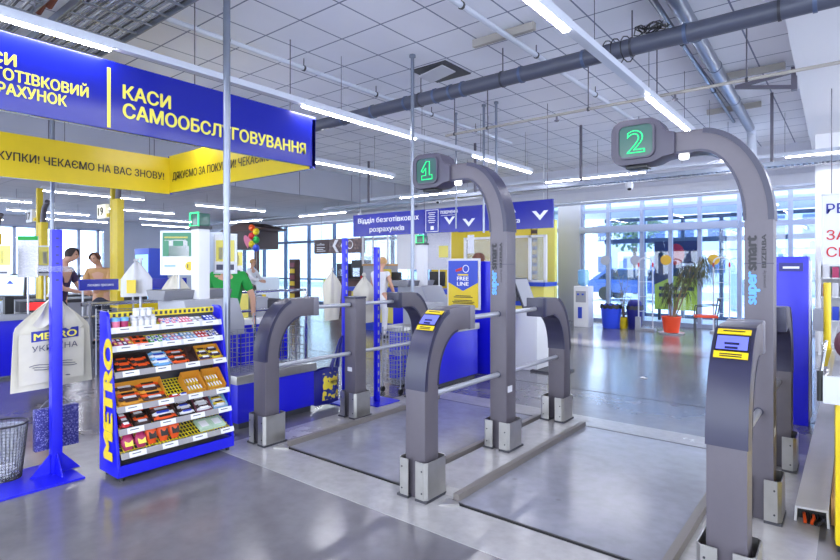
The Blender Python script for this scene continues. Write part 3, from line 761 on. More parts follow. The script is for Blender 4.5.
MB().box(xs0+0.05, xs0+0.056, yb, ye-0.05, z0-0.04, z1-0.06).build('yellow_liner', 'yellow', p)
text(p, 'ДЯКУЄМО ЗА ПОКУПКИ! ЧЕКАЄМО НА ВАС ЗНОВУ!', 'letter_dark', (xs0+0.057, 0.93, 2.868), UY, V3, 0.108, w=3.18, bold=0.02)
p = MB().box(xs0, xs1, ye-0.05, ye, z0-0.02, z1-0.03).build('end_panel', 'signblue', t)
MB().box(xs0+0.05, xs1-0.05, ye-0.056, ye-0.05, z0-0.02, z1-0.03).build('yellow_liner', 'yellow', p)
text(p, 'ДЯКУЄМО ЗА ПОКУПКИ! ЧЕКАЄМО НА ВАС', 'letter_dark', (-8.32, ye-0.057, 2.86), UX, V3, 0.115, w=3.1, bold=0.012)
for y in (0.4, 2.75, 3.9):
    for x in (xs0+0.025, xs1-0.025): MB().tube([(x, y, 3.2), (x, y, 4.1)], 0.006, 6).build('hanger_wire', 'bracket', t)

# blue department sign before the service desk
t = thing('department_sign', 'long blue hanging sign with white arrows over the service desk', 'sign', (-5.9, 8, 2.13))
p = MB().box(-8.18, -6.29, 7.97, 8.0, 2.13, 2.58).build('text_panel', 'signblue', t)
text(p, 'Відділ безготівкових', 'letter_white', (-8.03, 7.969, 2.40), UX, V3, 0.10, w=1.62, bold=0.02)
text(p, 'розрахунків', 'letter_white', (-7.70, 7.969, 2.215), UX, V3, 0.10, w=0.93, bold=0.02)
q = MB().box(-6.28, -5.93, 7.97, 8.0, 2.13, 2.578).build('notice_panel', 'signblue', t)
fr = MB()
for a in ((-6.25, -5.95, 2.55, 2.56), (-6.25, -5.95, 2.15, 2.16)): fr.box(a[0], a[1], 7.965, 7.97, a[2], a[3])
for x in (-6.25, -5.96): fr.box(x, x+0.01, 7.965, 7.97, 2.15, 2.56)
fr.build('border', 'letter_white', q)
for k in range(6): MB().box(-6.19+0.02*(k % 2), -6.02-0.02*(k % 2), 7.966, 7.97, 2.50-k*0.036, 2.512-k*0.036).build('text_line', 'letter_white', q)
MB().box(-6.13, -6.06, 7.966, 7.97, 2.19, 2.26).build('pictogram', 'letter_white', q)
q = MB().box(-5.91, -5.51, 7.97, 8.0, 2.13, 2.577).build('return_panel', 'signblue', t)
text(q, 'ПОВЕРНЕННЯ', 'letter_white', (-5.90, 7.969, 2.47), UX, V3, 0.055, w=0.38, bold=0.03)
MB().box(-5.89, -5.54, 7.966, 7.97, 2.435, 2.442).build('underline', 'letter_white', q)
def chevron(par, cx, z, w, h, y):
    MB().prism([(cx-w, z+h), (cx-w*0.5, z+h), (cx, z+h*0.5), (cx+w*0.5, z+h), (cx+w, z+h), (cx, z)], 'XZ', y-0.006, y).build('arrow', 'letter_white', par, smooth=False)
chevron(q, -5.70, 2.27, 0.12, 0.14, 7.97)
r = MB().box(-5.50, -3.69, 7.95, 7.985, 2.12, 2.575).build('arrow_panel', 'signblue', t)
chevron(r, -5.27, 2.21, 0.13, 0.14, 7.95)
text(r, 'КАСА', 'letter_white', (-4.78, 7.949, 2.40), UX, V3, 0.08, w=0.44, bold=0.02)
text(r, 'клієнтська', 'letter_white', (-4.82, 7.949, 2.23), UX, V3, 0.075, w=0.55, bold=0.02)
chevron(r, -3.91, 2.25, 0.14, 0.15, 7.95)
for x in (-8.0, -6.3, -4.9, -3.8): MB().tube([(x, 7.99, 2.57), (x, 7.99, 4.1)], 0.005, 5).build('hanger_wire', 'bracket', t)
# ------------------------------------------------------------------ snack rack and its goods
RX, RY0, RY1 = -3.97, 1.63, 2.49
rack = thing('snack_rack', 'blue snack rack with yellow lettering on its side panel', 'display rack', (-4.12, 2.06, 0))
side = [(-4.27, 0.035), (-3.965, 0.035), (-3.965, 0.10), (-4.135, 1.10)]+arc(-4.19, 1.11, 0.055, 0.07, 0, PI/2, 5)+[(-4.27, 1.18)]
for k, y in enumerate((RY0-0.02, RY1)):
    p = MB().prism(side, 'XZ', y, y+0.02).build('side_panel', 'blue', rack, bevel=0.003)
    if k == 0: text(p, 'METRO', 'yellow', (-4.04, y-0.001, 0.135), (0, 0, 1), (-1, 0, 0), 0.15, w=0.86, bold=0.07)
MB().box(-4.27, -4.255, RY0, RY1, 0.05, 1.13).build('back_panel', 'darkgrey', rack)
bm_ = MB().box(-4.265, -4.245, RY0, RY1, 1.12, 1.165)
top = bm_.build('top_rail', 'wire_yellow', rack)
for k in range(22): MB().box(-4.246, -4.243, RY0+0.02+k*0.0385, RY0+0.04+k*0.0385, 1.13, 1.155).build('slot', 'darkgrey', top)
MB().box(-3.985, -3.965, RY0, RY1, 0.035, 0.115).build('kick_plate', 'blue', rack)
MB().box(-4.25, -3.985, RY0, RY1, 0.10, 0.115).build('bottom_tray', 'steel', rack)
for y in (RY0+0.02, RY1-0.02):
    for x in (-4.22, -4.0): MB().tube([(x, y, 0), (x, y, 0.04)], 0.016, 8).build('foot', 'black', rack)
# shelves: front edge (x, z), slope rises to the back
SH = [(-4.135, 1.045, 0.12, 0.36), (-4.115, 0.915, 0.145, 0.42), (-4.075, 0.735, 0.18, 0.52), (-4.03, 0.495, 0.23, 0.56), (-4.00, 0.345, 0.26, 0.50), (-3.965, 0.185, 0.30, 0.42)]
def on_shelf(k, u, d, up=0.0):
    x, z, dep, sl = SH[k]
    return Vector((x-d*math.cos(sl)-up*math.sin(sl)*-1*0-0, RY0+u, z+d*math.sin(sl)+0.008+up))
for k, (x, z, dep, sl) in enumerate(SH):
    sh = thing('shelf', None, None); sh.parent = rack
    c, s = math.cos(sl), math.sin(sl)
    w = MB()
    for j in range(34): w.tube([(x, RY0+0.012+j*0.0253, z), (x-dep*c, RY0+0.012+j*0.0253, z+dep*s)], 0.0034, 5)
    for j in range(8): w.tube([(x-dep*c*j/7, RY0, z+dep*s*j/7-0.002), (x-dep*c*j/7, RY1, z+dep*s*j/7-0.002)], 0.0034, 5)
    w.build('wire_grating', 'wire_yellow', sh)
    for y in (RY0+0.006, RY1-0.006):
        MB().tube([(x+0.012, y, z+0.01), (x-dep*c*0.4, y, z+dep*s*0.4-0.045), (x-dep*c, y, z+dep*s-0.03)], 0.0045, 6).build('side_wire', 'wire_yellow', sh)
    st = MB().obox((x+0.012, (RY0+RY1)/2, z-0.002), (0.0035, 0, 0.0012), (0, 0.43, 0), (-0.006, 0, 0.021)).build('price_strip', 'offwhite' if k < 2 else 'card_grey', sh)
    n = 5 if k < 2 else 4
    for j in range(n):
        y = RY0+0.11+j*(0.70/(n-1)) if k >= 2 else RY0+0.10+j*0.165
        MB().obox((x+0.0165, y, z-0.001), (0.0012, 0, 0.0004), (0, 0.058 if k >= 2 else 0.072, 0), (-0.0055, 0, 0.0185)).build('price_tag', 'white', sh)
        for q in range(2):
            MB().obox((x+0.0185-q*0.004, y-0.01+q*0.02, z+0.004-q*0.011), (0.0006, 0, 0.0002), (0, 0.03-q*0.012, 0), (-0.001, 0, 0.0032)).build('tag_text', 'letter_grey', sh)

def frame_on(k, u, d):
    """origin and axes on shelf k: across (Y), towards the back and up the slope, off the shelf"""
    x, z, dep, sl = SH[k]
    c, s = math.cos(sl), math.sin(sl)
    return Vector((x-d*c, RY0+u, z+d*s+0.006)), Vector((0, 1, 0)), Vector((-c, 0, s)), Vector((s, 0, c))
def pack(mb, O, A, B, N, a, b, h, shape):
    """one wrapped item with its base centre at O: a across, b deep, h high"""
    if shape == 'box': mb.obox(O+N*h/2, A*a/2, B*b/2, N*h/2)
    elif shape == 'bar':      # pillow wrapper with crimped ends along A
        fn = lambda u, v: O+A*a*(u-0.5)+(B*math.cos(v*2*PI)*b/2+N*(math.sin(v*2*PI)*h/2))*(0.35+0.65*min(1, 4.5*min(u, 1-u)+0.0))*1.0+N*h/2
        mb.sheet(fn, 8, 8)
        for e in (-1, 1): mb.obox(O+A*e*(a/2+0.004)+N*h/2, A*0.007, B*b*0.42, N*0.0012)
    elif shape == 'bag':      # chubby bag standing and leaning
        fn = lambda u, v: O+B*(0.6*b*u-0.1*b)+N*0+Vector((0, 0, 1))*h*u+A*a/2*math.cos(v*2*PI)*(0.45+0.55*math.sin(PI*min(max(u, .08), .92)))+Vector((0.9, 0, 0.3))*b*0.45*math.sin(v*2*PI)*math.sin(PI*min(max(u, .03), .97))
        mb.sheet(fn, 8, 12)
def goods(name, label, cat, group, k, u0, du, n, d0, dd, rows, size, shape, mats, along='A', jitter=0.0):
    a, b, h = size
    pro = {}
    for r in range(rows):
        for i in range(n):
            m = mats[(i+r) % len(mats)]
            O, A, B, N = frame_on(k, u0+i*du, d0+r*dd)
            if m not in pro:
                q = MB(); AA, BB = (A, B) if along == 'A' else (B, -A)
                pack(q, Vector((0, 0, 0)), AA, BB, N, a, b, h, shape)
                w = q.build(name, m, local=True)
                # printed band on the wrapper
                q = MB(); pm = PRINT.get(m, 'letter_white')
                if shape == 'bag': q.obox(Vector((b*0.25, 0, h*0.5)), Vector((0.002, 0, 0)), Vector((0, a*0.3, 0)), Vector((-b*0.15, 0, h*0.18)))
                else: q.obox(N*(h+0.0006), AA*a*0.30, BB*b*0.28, N*0.0006)
                q.build('wrapper_print', pm, w, local=True)
                w.location = O; tag(w, label, cat, group); pro[m] = w
                if len(mats) > 1: w['label'] = label.replace('*', COLN.get(m, 'printed')); w['group'] = group.replace('*', COLN.get(m, 'printed'))
            else:
                w = dup(pro[m], O+N*random.uniform(0, jitter), pro[m]['label'], pro[m]['group'], rotz=random.uniform(-jitter, jitter)*6)
PRINT = {'orange': 'card_black', 'white': 'blue_plain', 'magenta': 'letter_yellow', 'card_orange': 'choc', 'yellow_dull': 'choc', 'pink': 'white', 'card_black': 'orange', 'choc': 'offwhite'}
COLN = {'orange': 'orange', 'red': 'red', 'white': 'white', 'pink': 'pink', 'blue_plain': 'blue', 'sky_blue': 'light blue', 'magenta': 'magenta', 'green': 'green', 'blue_dark': 'dark blue', 'yellow': 'yellow', 'choc': 'brown', 'card_black': 'black', 'card_orange': 'golden', 'plum': 'purple', 'lightgrey': 'grey', 'yellow_dull': 'mustard', 'offwhite': 'cream'}
def tray_box(label, k, u0, u1, d0, d1, h, m, hb=None):
    """open carton lying on the shelf"""
    t = thing('display_box', label, 'display box', frame_on(k, (u0+u1)/2, (d0+d1)/2)[0])
    O, A, B, N = frame_on(k, (u0+u1)/2, (d0+d1)/2)
    w, d = (u1-u0)/2, (d1-d0)/2; hb = hb or h*1.6
    MB().obox(O+N*0.002, A*w, B*d, N*0.0015).build('bottom', m, t)
    for s in (-1, 1):
        q = MB(); e = A*(s*w); th = A*0.0015
        p = [O+e-B*d, O+e+B*d, O+e+B*d+N*hb, O+e-B*d+N*h*0.7]
        q.add([x-th for x in p]+[x+th for x in p], [(0, 1, 2, 3), (7, 6, 5, 4), (0, 4, 5, 1), (1, 5, 6, 2), (2, 6, 7, 3), (3, 7, 4, 0)]).build('side_wall', m, t, smooth=False)
    MB().obox(O+B*d+N*hb/2, A*w, B*0.0015, N*hb/2).build('back_wall', m, t)
    MB().obox(O-B*d+N*h*0.3, A*w, B*0.0015, N*h*0.3).build('front_lip', m, t)
# top shelf
for i, (u, m) in enumerate(((0.045, 'sky_blue'), (0.105, 'sky_blue'))):
    O = frame_on(0, u, 0.03)[0]
    t = thing('gum_jar', ['round gum jar with light blue lid at the lettered end of the top shelf', 'round gum jar with light blue lid, next to the white tubs'][i], 'jar', O)
    MB().lathe(O, [(0.026, 0), (0.028, 0.004), (0.028, 0.045)], 16).build('jar_body', ['pink', 'magenta'][i], t)
    MB().lathe(O, [(0.030, 0.045), (0.030, 0.068), (0.026, 0.072)], 16).build('lid', m, t)
first = None
for r in range(2):
    for i in range(4):
        O = frame_on(0, 0.175+i*0.046+r*0.012, 0.025+r*0.052)[0]
        if first is None:
            first = thing('gum_tub', 'small white gum tub in the cluster on the top shelf', 'tub', O, 'white gum tubs on the top shelf')
            MB().lathe(O, [(0.020, 0), (0.022, 0.004), (0.022, 0.042)], 14).build('tub_body', 'white', first)
            MB().lathe(O, [(0.023, 0.042), (0.023, 0.056), (0.019, 0.060)], 14).build('lid', 'offwhite', first)
        else: dup(first, O, first['label'], first['group'])
for r in range(1):
    for i in range(3): dup(first, frame_on(0, 0.20+i*0.046, 0.055)[0]+Vector((0, 0, 0.062)), 'white gum tub standing on top of the other tubs', 'white gum tubs of the upper layer')
goods('gum_pack', '* gum pack in the tilted rows of the top shelf', 'gum pack', '* gum packs on the top shelf', 0, 0.385, 0.026, 6, 0.02, 0.045, 2, (0.022, 0.04, 0.022), 'box', ['white', 'pink'])
goods('gum_pack', 'pink gum pack in the rows beside the grey packs of the top shelf', 'gum pack', 'pink gum packs beside the grey ones', 0, 0.545, 0.026, 3, 0.02, 0.045, 2, (0.022, 0.04, 0.022), 'box', ['pink'])
goods('mint_tin', 'flat grey mint tin on the top shelf', 'mint tin', 'flat grey mint tins on the top shelf', 0, 0.64, 0.05, 2, 0.02, 0.05, 2, (0.045, 0.045, 0.012), 'box', ['lightgrey'])
goods('gum_pack', 'blue gum pack at the pole end of the top shelf', 'gum pack', 'blue gum packs at the pole end of the top shelf', 0, 0.745, 0.03, 3, 0.02, 0.045, 2, (0.026, 0.04, 0.02), 'box', ['blue_plain'])
# second shelf
goods('candy_roll', '* candy roll at the lettered end of the second shelf', 'candy roll', '* candy rolls on the second shelf', 1, 0.03, 0.032, 4, 0.02, 0.05, 2, (0.028, 0.045, 0.022), 'box', ['magenta', 'pink', 'plum'])
goods('candy_pouch', 'bright red candy pouch on the second shelf', 'pouch', 'red candy pouches on the second shelf', 1, 0.185, 0.05, 2, 0.025, 0.06, 2, (0.05, 0.055, 0.022), 'bar', ['orange'], along='B')
goods('candy_roll', '* mint packet on the second shelf beside the red pouches', 'mint packet', '* mint packets beside the red pouches', 1, 0.285, 0.03, 4, 0.02, 0.05, 2, (0.026, 0.045, 0.02), 'box', ['green', 'white'])
goods('candy_roll', '* candy packet in the middle rows of the second shelf', 'candy packet', '* candy packets in the middle of the second shelf', 1, 0.41, 0.03, 4, 0.02, 0.05, 2, (0.026, 0.045, 0.02), 'box', ['sky_blue', 'pink'])
goods('candy_roll', '* candy packet in the rows before the red ones, second shelf', 'candy packet', '* candy packets before the red ones', 1, 0.54, 0.03, 4, 0.02, 0.05, 2, (0.026, 0.045, 0.02), 'box', ['lightgrey', 'sky_blue'])
goods('candy_roll', 'red candy packet on the second shelf', 'candy packet', 'red candy packets on the second shelf', 1, 0.665, 0.03, 3, 0.02, 0.05, 2, (0.026, 0.045, 0.02), 'box', ['red'])
goods('candy_roll', '* candy packet at the pole end of the second shelf', 'candy packet', '* candy packets at the pole end of the second shelf', 1, 0.76, 0.03, 3, 0.02, 0.05, 2, (0.026, 0.045, 0.02), 'box', ['plum', 'white'])
# third shelf
tray_box('black open carton of orange and black bars on the third shelf', 2, 0.02, 0.27, 0.01, 0.155, 0.03, 'card_black')
goods('chocolate_bar', '* chocolate bar in the black carton of the third shelf', 'chocolate bar', '* bars in the black carton', 2, 0.085, 0.118, 2, 0.03, 0.033, 4, (0.105, 0.034, 0.026), 'bar', ['orange', 'card_black'])
goods('chocolate_bar', '* wafer bar in the stack between two cartons, third shelf', 'wafer bar', '* wafer bars on the third shelf', 2, 0.355, 0.0, 1, 0.025, 0.033, 5, (0.125, 0.034, 0.032), 'bar', ['sky_blue', 'white'])
goods('chocolate_bar', '* chocolate bar beside the blue wafers on the third shelf', 'chocolate bar', '* bars beside the blue wafers', 2, 0.49, 0.0, 1, 0.025, 0.033, 5, (0.115, 0.034, 0.032), 'bar', ['orange', 'choc'])
tray_box('small dark carton with yellow edge on the third shelf', 2, 0.565, 0.63, 0.01, 0.14, 0.02, 'choc', 0.06)
tray_box('golden carton of purple and yellow bars on the third shelf', 2, 0.645, 0.845, 0.01, 0.15, 0.02, 'card_orange', 0.05)
goods('chocolate_bar', '* bar in the golden carton of the third shelf', 'chocolate bar', '* bars in the golden carton', 2, 0.70, 0.095, 2, 0.028, 0.034, 4, (0.088, 0.034, 0.028), 'bar', ['plum', 'yellow_dull'])
# fourth shelf
tray_box('wide golden carton of brown and gold bars on the fourth shelf', 3, 0.02, 0.36, 0.01, 0.19, 0.025, 'card_orange', 0.07)
goods('chocolate_bar', '* nougat bar in the wide golden carton', 'nougat bar', '* nougat bars in the wide golden carton', 3, 0.105, 0.165, 2, 0.03, 0.038, 5, (0.15, 0.040, 0.032), 'bar', ['card_orange', 'choc', 'orange'])
goods('chocolate_bar', '* loose bar at the front edge of the fourth shelf', 'chocolate bar', '* loose bars at the fourth shelf edge', 3, 0.42, 0.07, 2, 0.02, 0.03, 1, (0.065, 0.025, 0.018), 'bar', ['red', 'white'])
tray_box('golden carton of yellow bars in the middle of the fourth shelf', 3, 0.515, 0.665, 0.01, 0.18, 0.06, 'card_orange', 0.085)
tray_box('golden carton of yellow bars at the pole end of the fourth shelf', 3, 0.685, 0.84, 0.01, 0.18, 0.06, 'card_orange', 0.085)
goods('candy_stick', 'yellow candy stick in the middle golden carton', 'candy stick', 'yellow sticks in the middle golden carton', 3, 0.54, 0.025, 5, 0.05, 0.08, 2, (0.07, 0.02, 0.03), 'bar', ['card_yellow'], along='B')
goods('candy_stick', 'yellow candy stick in the golden carton at the pole end', 'candy stick', 'yellow sticks in the pole end carton', 3, 0.712, 0.025, 5, 0.05, 0.08, 2, (0.07, 0.02, 0.03), 'bar', ['card_yellow'], along='B')
# fifth shelf
for (u0, u1, m, w) in ((0.02, 0.09, 'card_black', 'black open carton of red sweets at the lettered end of the fifth shelf'), (0.11, 0.225, 'card_black', 'black carton with white flap on the fifth shelf'), (0.245, 0.42, 'choc', 'dark brown carton of long bars on the fifth shelf'), (0.44, 0.565, 'card_black', 'black carton of white sticks on the fifth shelf'), (0.58, 0.71, 'card_mauve', 'mauve carton of cream bars on the fifth shelf'), (0.725, 0.845, 'card_sky', 'light blue carton of cream sticks on the fifth shelf')):
    tray_box(w, 4, u0, u1, 0.01, 0.2, 0.03, m, 0.075)
goods('candy_bar', '* sweet bar in the black carton at the lettered end, fifth shelf', 'bar', '* sweets in the first black carton', 4, 0.055, 0, 1, 0.03, 0.045, 5, (0.06, 0.044, 0.034), 'bar', ['red', 'choc'])
goods('candy_bar', '* round bar in the flapped black carton', 'bar', '* bars in the flapped black carton', 4, 0.168, 0, 1, 0.03, 0.045, 5, (0.10, 0.044, 0.03), 'bar', ['choc', 'orange'])
goods('candy_bar', '* long bar in the dark brown carton', 'bar', '* bars in the dark brown carton', 4, 0.332, 0, 1, 0.03, 0.042, 5, (0.155, 0.042, 0.034), 'bar', ['orange', 'white', 'choc'])
goods('candy_stick', '* stick in the black carton beside the mauve one', 'candy stick', '* sticks in the black carton', 4, 0.503, 0, 1, 0.03, 0.034, 6, (0.11, 0.032, 0.034), 'bar', ['white', 'choc'])
goods('candy_bar', '* bar in the mauve carton', 'bar', '* bars in the mauve carton', 4, 0.645, 0, 1, 0.03, 0.036, 5, (0.115, 0.034, 0.032), 'bar', ['offwhite', 'choc'])
goods('candy_stick', '* stick in the light blue carton', 'candy stick', '* sticks in the light blue carton', 4, 0.785, 0, 1, 0.03, 0.03, 6, (0.105, 0.027, 0.03), 'bar', ['offwhite', 'yellow_dull'])
# bottom shelf
goods('crisp_bag', 'magenta snack bag leaning at the lettered end of the bottom shelf', 'snack bag', 'magenta snack bags on the bottom shelf', 5, 0.065, 0.09, 2, 0.04, 0.085, 2, (0.088, 0.06, 0.095), 'bag', ['magenta'])
goods('crisp_bag', 'orange snack bag leaning on the bottom shelf', 'snack bag', 'orange snack bags on the bottom shelf', 5, 0.235, 0.085, 3, 0.05, 0.07, 1, (0.088, 0.065, 0.125), 'bag', ['orange'])
goods('napkin_pack', 'pale green printed pack lying at the pole end of the bottom shelf', 'pack', 'pale green packs on the bottom shelf', 5, 0.66, 0.11, 2, 0.10, 0.09, 1, (0.105, 0.13, 0.02), 'box', ['pale_green'])
# ------------------------------------------------------------------ blue bag stands, bags, bins
def slotted_post(name, label, x, y, h, w=0.05, d=0.05, slots=True, base=(0.22, 0.2), gus=False):
    t = thing(name, label, 'stand', (x, y, 0), None)
    p = MB().box(x-w/2, x+w/2, y-d/2, y+d/2, 0.01, h).build('upright', 'blue', t, bevel=0.003)
    if slots:
        for k in range(int(h/0.09)):
            z = 0.12+k*0.09
            if z < h-0.03: MB().box(x+w/2-0.001, x+w/2+0.0015, y-d*0.18, y+d*0.18, z, z+0.045).build('slot', 'black' if slots == 'dark' else 'lightgrey', p)
    if base: MB().box(x-base[0], x+base[0], y-base[1], y+base[1], 0, 0.012).build('base_plate', 'blue', t)
    return t
st = thing('bag_stand', 'blue steel stand on a long base plate with a printed cotton bag', 'stand', (-4.5, 1.41, 0))
p = MB().box(-4.53, -4.47, 1.372, 1.44, 0.012, 1.77).build('upright', 'blue', st, bevel=0.004)
for k in range(6): MB().box(-4.4705, -4.469, 1.396, 1.416, 1.40+k*0.06, 1.412+k*0.06).build('hole', 'blue_dark', p)
MB().box(-4.77, -4.25, -0.2, 1.51, 0.0, 0.014).build('base_plate', 'blue', st, bevel=0.003)
for s in (-1, 1):
    MB().prism([(1.405+s*0.034, 0.014), (1.405+s*0.16, 0.014), (1.405+s*0.034, 0.16)], 'YZ', -4.505, -4.495).build('gusset', 'blue', st)
    MB().prism([(-4.5+s*0.03, 0.014), (-4.5+s*0.14, 0.014), (-4.5+s*0.03, 0.16)], 'XZ', 1.40, 1.41).build('gusset', 'blue', st)
MB().box(-4.50, -4.46, 1.28, 1.56, 1.465, 1.505).build('label_holder', 'plastic_clear', st)
MB().tube([(-4.53, 1.41, 1.27), (-4.62, 1.41, 1.27), (-4.65, 1.41, 1.30)], 0.014, 8).build('hook', 'black', st)

def hung_bag(name, label, cat, c, ax, w, h, m='cotton', pinch=0.3, seed=1, skew=0.0, depth=0.07, top=0.16, group=None, flare=0.0):
    """cotton bag hung by its handles: pinched at the top, spreading into a flat printed body. c: hanging point"""
    ax = Vector(ax).normalized(); nn = Vector((ax.y, -ax.x, 0)); c = Vector(c)
    t = thing(name, label, cat, (c.x, c.y, c.z-h), group)
    rnd = random.Random(seed); ph = rnd.random()*6
    def face(s):
        def fn(u, v):
            # v: 0 at the top, 1 at the hem
            ww = w*(pinch+(1-pinch)*min(1, (v/top)**0.8 if v < top else 1))*(1+flare*v)
            x = (u-0.5)*ww+skew*v*h
            z = -v*h-0.055*h*(abs(u-0.5)*2)**2*max(0, 1-v*1.6)+0.03*h*(u-0.5)*v
            fold = 0.012*math.sin(9*u+ph+3*v)*(1-0.55*v)+0.010*math.sin(17*u+2*ph)*(1-v)
            bulge = depth*0.5*math.sin(PI*u)*(0.4+0.6*math.sin(PI*min(1, v*1.1)))
            return c+ax*x+Vector((0, 0, z))+nn*(s*bulge+fold)
        return fn
    MB().sheet(face(1), 18, 18, 0.003).build('front_panel', m, t)
    MB().sheet(face(-1), 18, 14, 0.003).build('back_panel', m, t)
    for s in (-1, 1):
        q = MB(); pts = [c+ax*(w*pinch*0.35*math.cos(a))+nn*(s*0.02)+Vector((0, 0, 0.05*h*math.sin(a)+0.0)) for a in [PI*k/8 for k in range(9)]]
        q.tube(pts, 0.010, 6).build('handle', m, t)
    return t, nn, ax
bagA, nn, ax = hung_bag('cotton_bag', 'cream cotton bag with blue and yellow print hung on the blue stand', 'bag', (-4.60, 1.42, 1.28), (0, 1, 0), 0.47, 0.66, pinch=0.16, seed=3, depth=0.05, top=0.30, flare=0.10)
# side folds drooping over the front and a printed lower panel
for (s, y0, y1, zb) in ((-1, 1.40, 1.30, 1.06), (1, 1.43, 1.58, 1.03)):
    fn = lambda u, v, y0=y0, y1=y1, zb=zb: Vector((-4.545-0.02*math.sin(PI*u)+0.012*math.sin(8*v+3*u), y0+(y1-y0)*(u*0.9*v+0.25*v+0.05*u), 1.285+(zb-1.285)*v*(0.55+0.45*math.sin(PI*(0.25+0.5*u)))))
    MB().sheet(fn, 10, 12, 0.003).build('folded_corner', 'cotton', bagA)
fn = lambda u, v: Vector((-4.565+0.006*math.sin(7*u), 1.20+0.41*u, 0.66+0.36*v+0.02*u))
lp = MB().sheet(fn, 10, 6, 0.002).build('printed_panel', 'cotton', bagA)
b0 = Vector((-4.560, 1.275, 1.005)); U = Vector((0, 1, 0.05)); 
fn = lambda u, v: Vector((-4.556, 1.272+0.30*u, 0.962+0.075*v+0.018*u))
MB().sheet(fn, 4, 2, 0.002).build('print_block', 'letter_blue', bagA)
text(bagA, 'METRO', 'letter_yellow', (-4.554, 1.285, 0.975), U, V3, 0.05, w=0.275, bold=0.03)
text(bagA, 'УКРАЇНА', 'letter_grey', (-4.554, 1.275, 0.892), U, V3, 0.042, w=0.29)
for k, (a, z) in enumerate(((0.0, 0.79), (0.02, 0.775), (0.03, 0.76))):
    MB().tube([(-4.554, 1.26+a+0.03*j, z+0.006*math.sin(j*1.1+k)+0.002*j) for j in range(10)], 0.0025, 5).build('wave_print', 'letter_grey', bagA)
MB().lathe((-4.553, 1.50, 0.70), [(0.016, 0.0), (0.016, 0.002)], 10).build('round_print', 'letter_grey', bagA)
# pack of folded patterned bags with a yellow band under the cotton bag
t = thing('folded_bag_pack', 'blue patterned folded bags in a pack hung low behind the blue upright', 'bags', (-4.6, 1.43, 0.2))
MB().box(-4.63, -4.57, 1.30, 1.58, 0.17, 0.47).build('pack', 'blue_pattern', t, bevel=0.008)
MB().box(-4.634, -4.566, 1.42, 1.455, 0.165, 0.475).build('band', 'yellow_dull', t)
MB().tube([(-4.6, 1.33, 0.47), (-4.6, 1.38, 0.52), (-4.6, 1.44, 0.56), (-4.6, 1.50, 0.52), (-4.6, 1.55, 0.47)], 0.003, 5).build('wire_handle', 'wire', t)
MB().tube([(-4.6, 1.44, 0.555), (-4.6, 1.40, 0.60), (-4.57, 1.39, 0.63)], 0.004, 5).build('wire_hook', 'wire_dark', t)
# mesh bin
t = thing('wire_bin', 'round dark mesh waste bin with crumpled paper on the blue base plate', 'bin', (-4.66, 1.14, 0.014))
m = MB()
for k in range(36):
    a = 2*PI*k/36; m.tube([(-4.66+0.10*math.cos(a), 1.14+0.10*math.sin(a), 0.014), (-4.66+0.14*math.cos(a), 1.14+0.14*math.sin(a), 0.40)], 0.0022, 4)
for k in range(18):
    r = 0.10+0.04*k/17; z = 0.014+0.386*k/17
    m.tube([(-4.66+r*math.cos(2*PI*j/28), 1.14+r*math.sin(2*PI*j/28), z) for j in range(29)], 0.0018, 4)
m.build('mesh_side', 'wire_dark', t)
MB().tube([(-4.66+0.141*math.cos(2*PI*j/32), 1.14+0.141*math.sin(2*PI*j/32), 0.40) for j in range(33)], 0.007, 6).build('rim', 'wire_dark', t)
MB().lathe((-4.66, 1.14, 0.014), [(0.10, 0), (0.10, 0.006)], 24).build('bottom', 'wire_dark', t)
MB().lathe((-4.66, 1.14, 0.02), [(0.092, 0), (0.125, 0.33), (0.13, 0.36), (0.12, 0.33), (0.088, 0.01)], 20).build('liner', 'plastic_clear', t)
first = None
for k in range(9):
    a = k*2.4; r = 0.03+0.035*(k % 3)/2
    p = (-4.66+r*math.cos(a), 1.14+r*math.sin(a), 0.05+0.022*(k//3))
    if first is None:
        q = MB(); q.ellipsoid((0, 0, 0), (0.035, 0.03, 0.026), 9, 6)
        q.v = [tuple(Vector(v)*random.uniform(0.75, 1.15)) for v in q.v]
        first = q.build('crumpled_paper', 'white', local=True, smooth=False); first.location = p; tag(first, 'crumpled white paper lying in the mesh bin', 'paper', 'crumpled papers in the mesh bin')
    else: dup(first, p, first['label'], first['group'], rotz=a)

slotted_post('bag_stand', 'blue slotted post behind the low gate with a white bag', -4.40, 4.16, 1.82, slots=True, base=(0.16, 0.14))
slotted_post('bag_stand', 'blue slotted post between the wire basket trolley and the low gate', -4.14, 4.40, 1.72, slots=True, base=(0.18, 0.18))
hung_bag('cotton_bag', 'white cotton bag hung on the blue slotted post, nearer the coffee banner', 'bag', (-4.60, 4.15, 1.46), (0.55, 0.83, 0), 0.24, 0.56, pinch=0.10, seed=5, depth=0.10, top=0.28, flare=-0.35)
hung_bag('cotton_bag', 'white cotton bag hung on the second blue slotted post behind the gate', 'bag', (-4.36, 4.42, 1.40), (0.55, 0.83, 0), 0.28, 0.54, pinch=0.10, seed=8, depth=0.11, top=0.28, flare=-0.3)
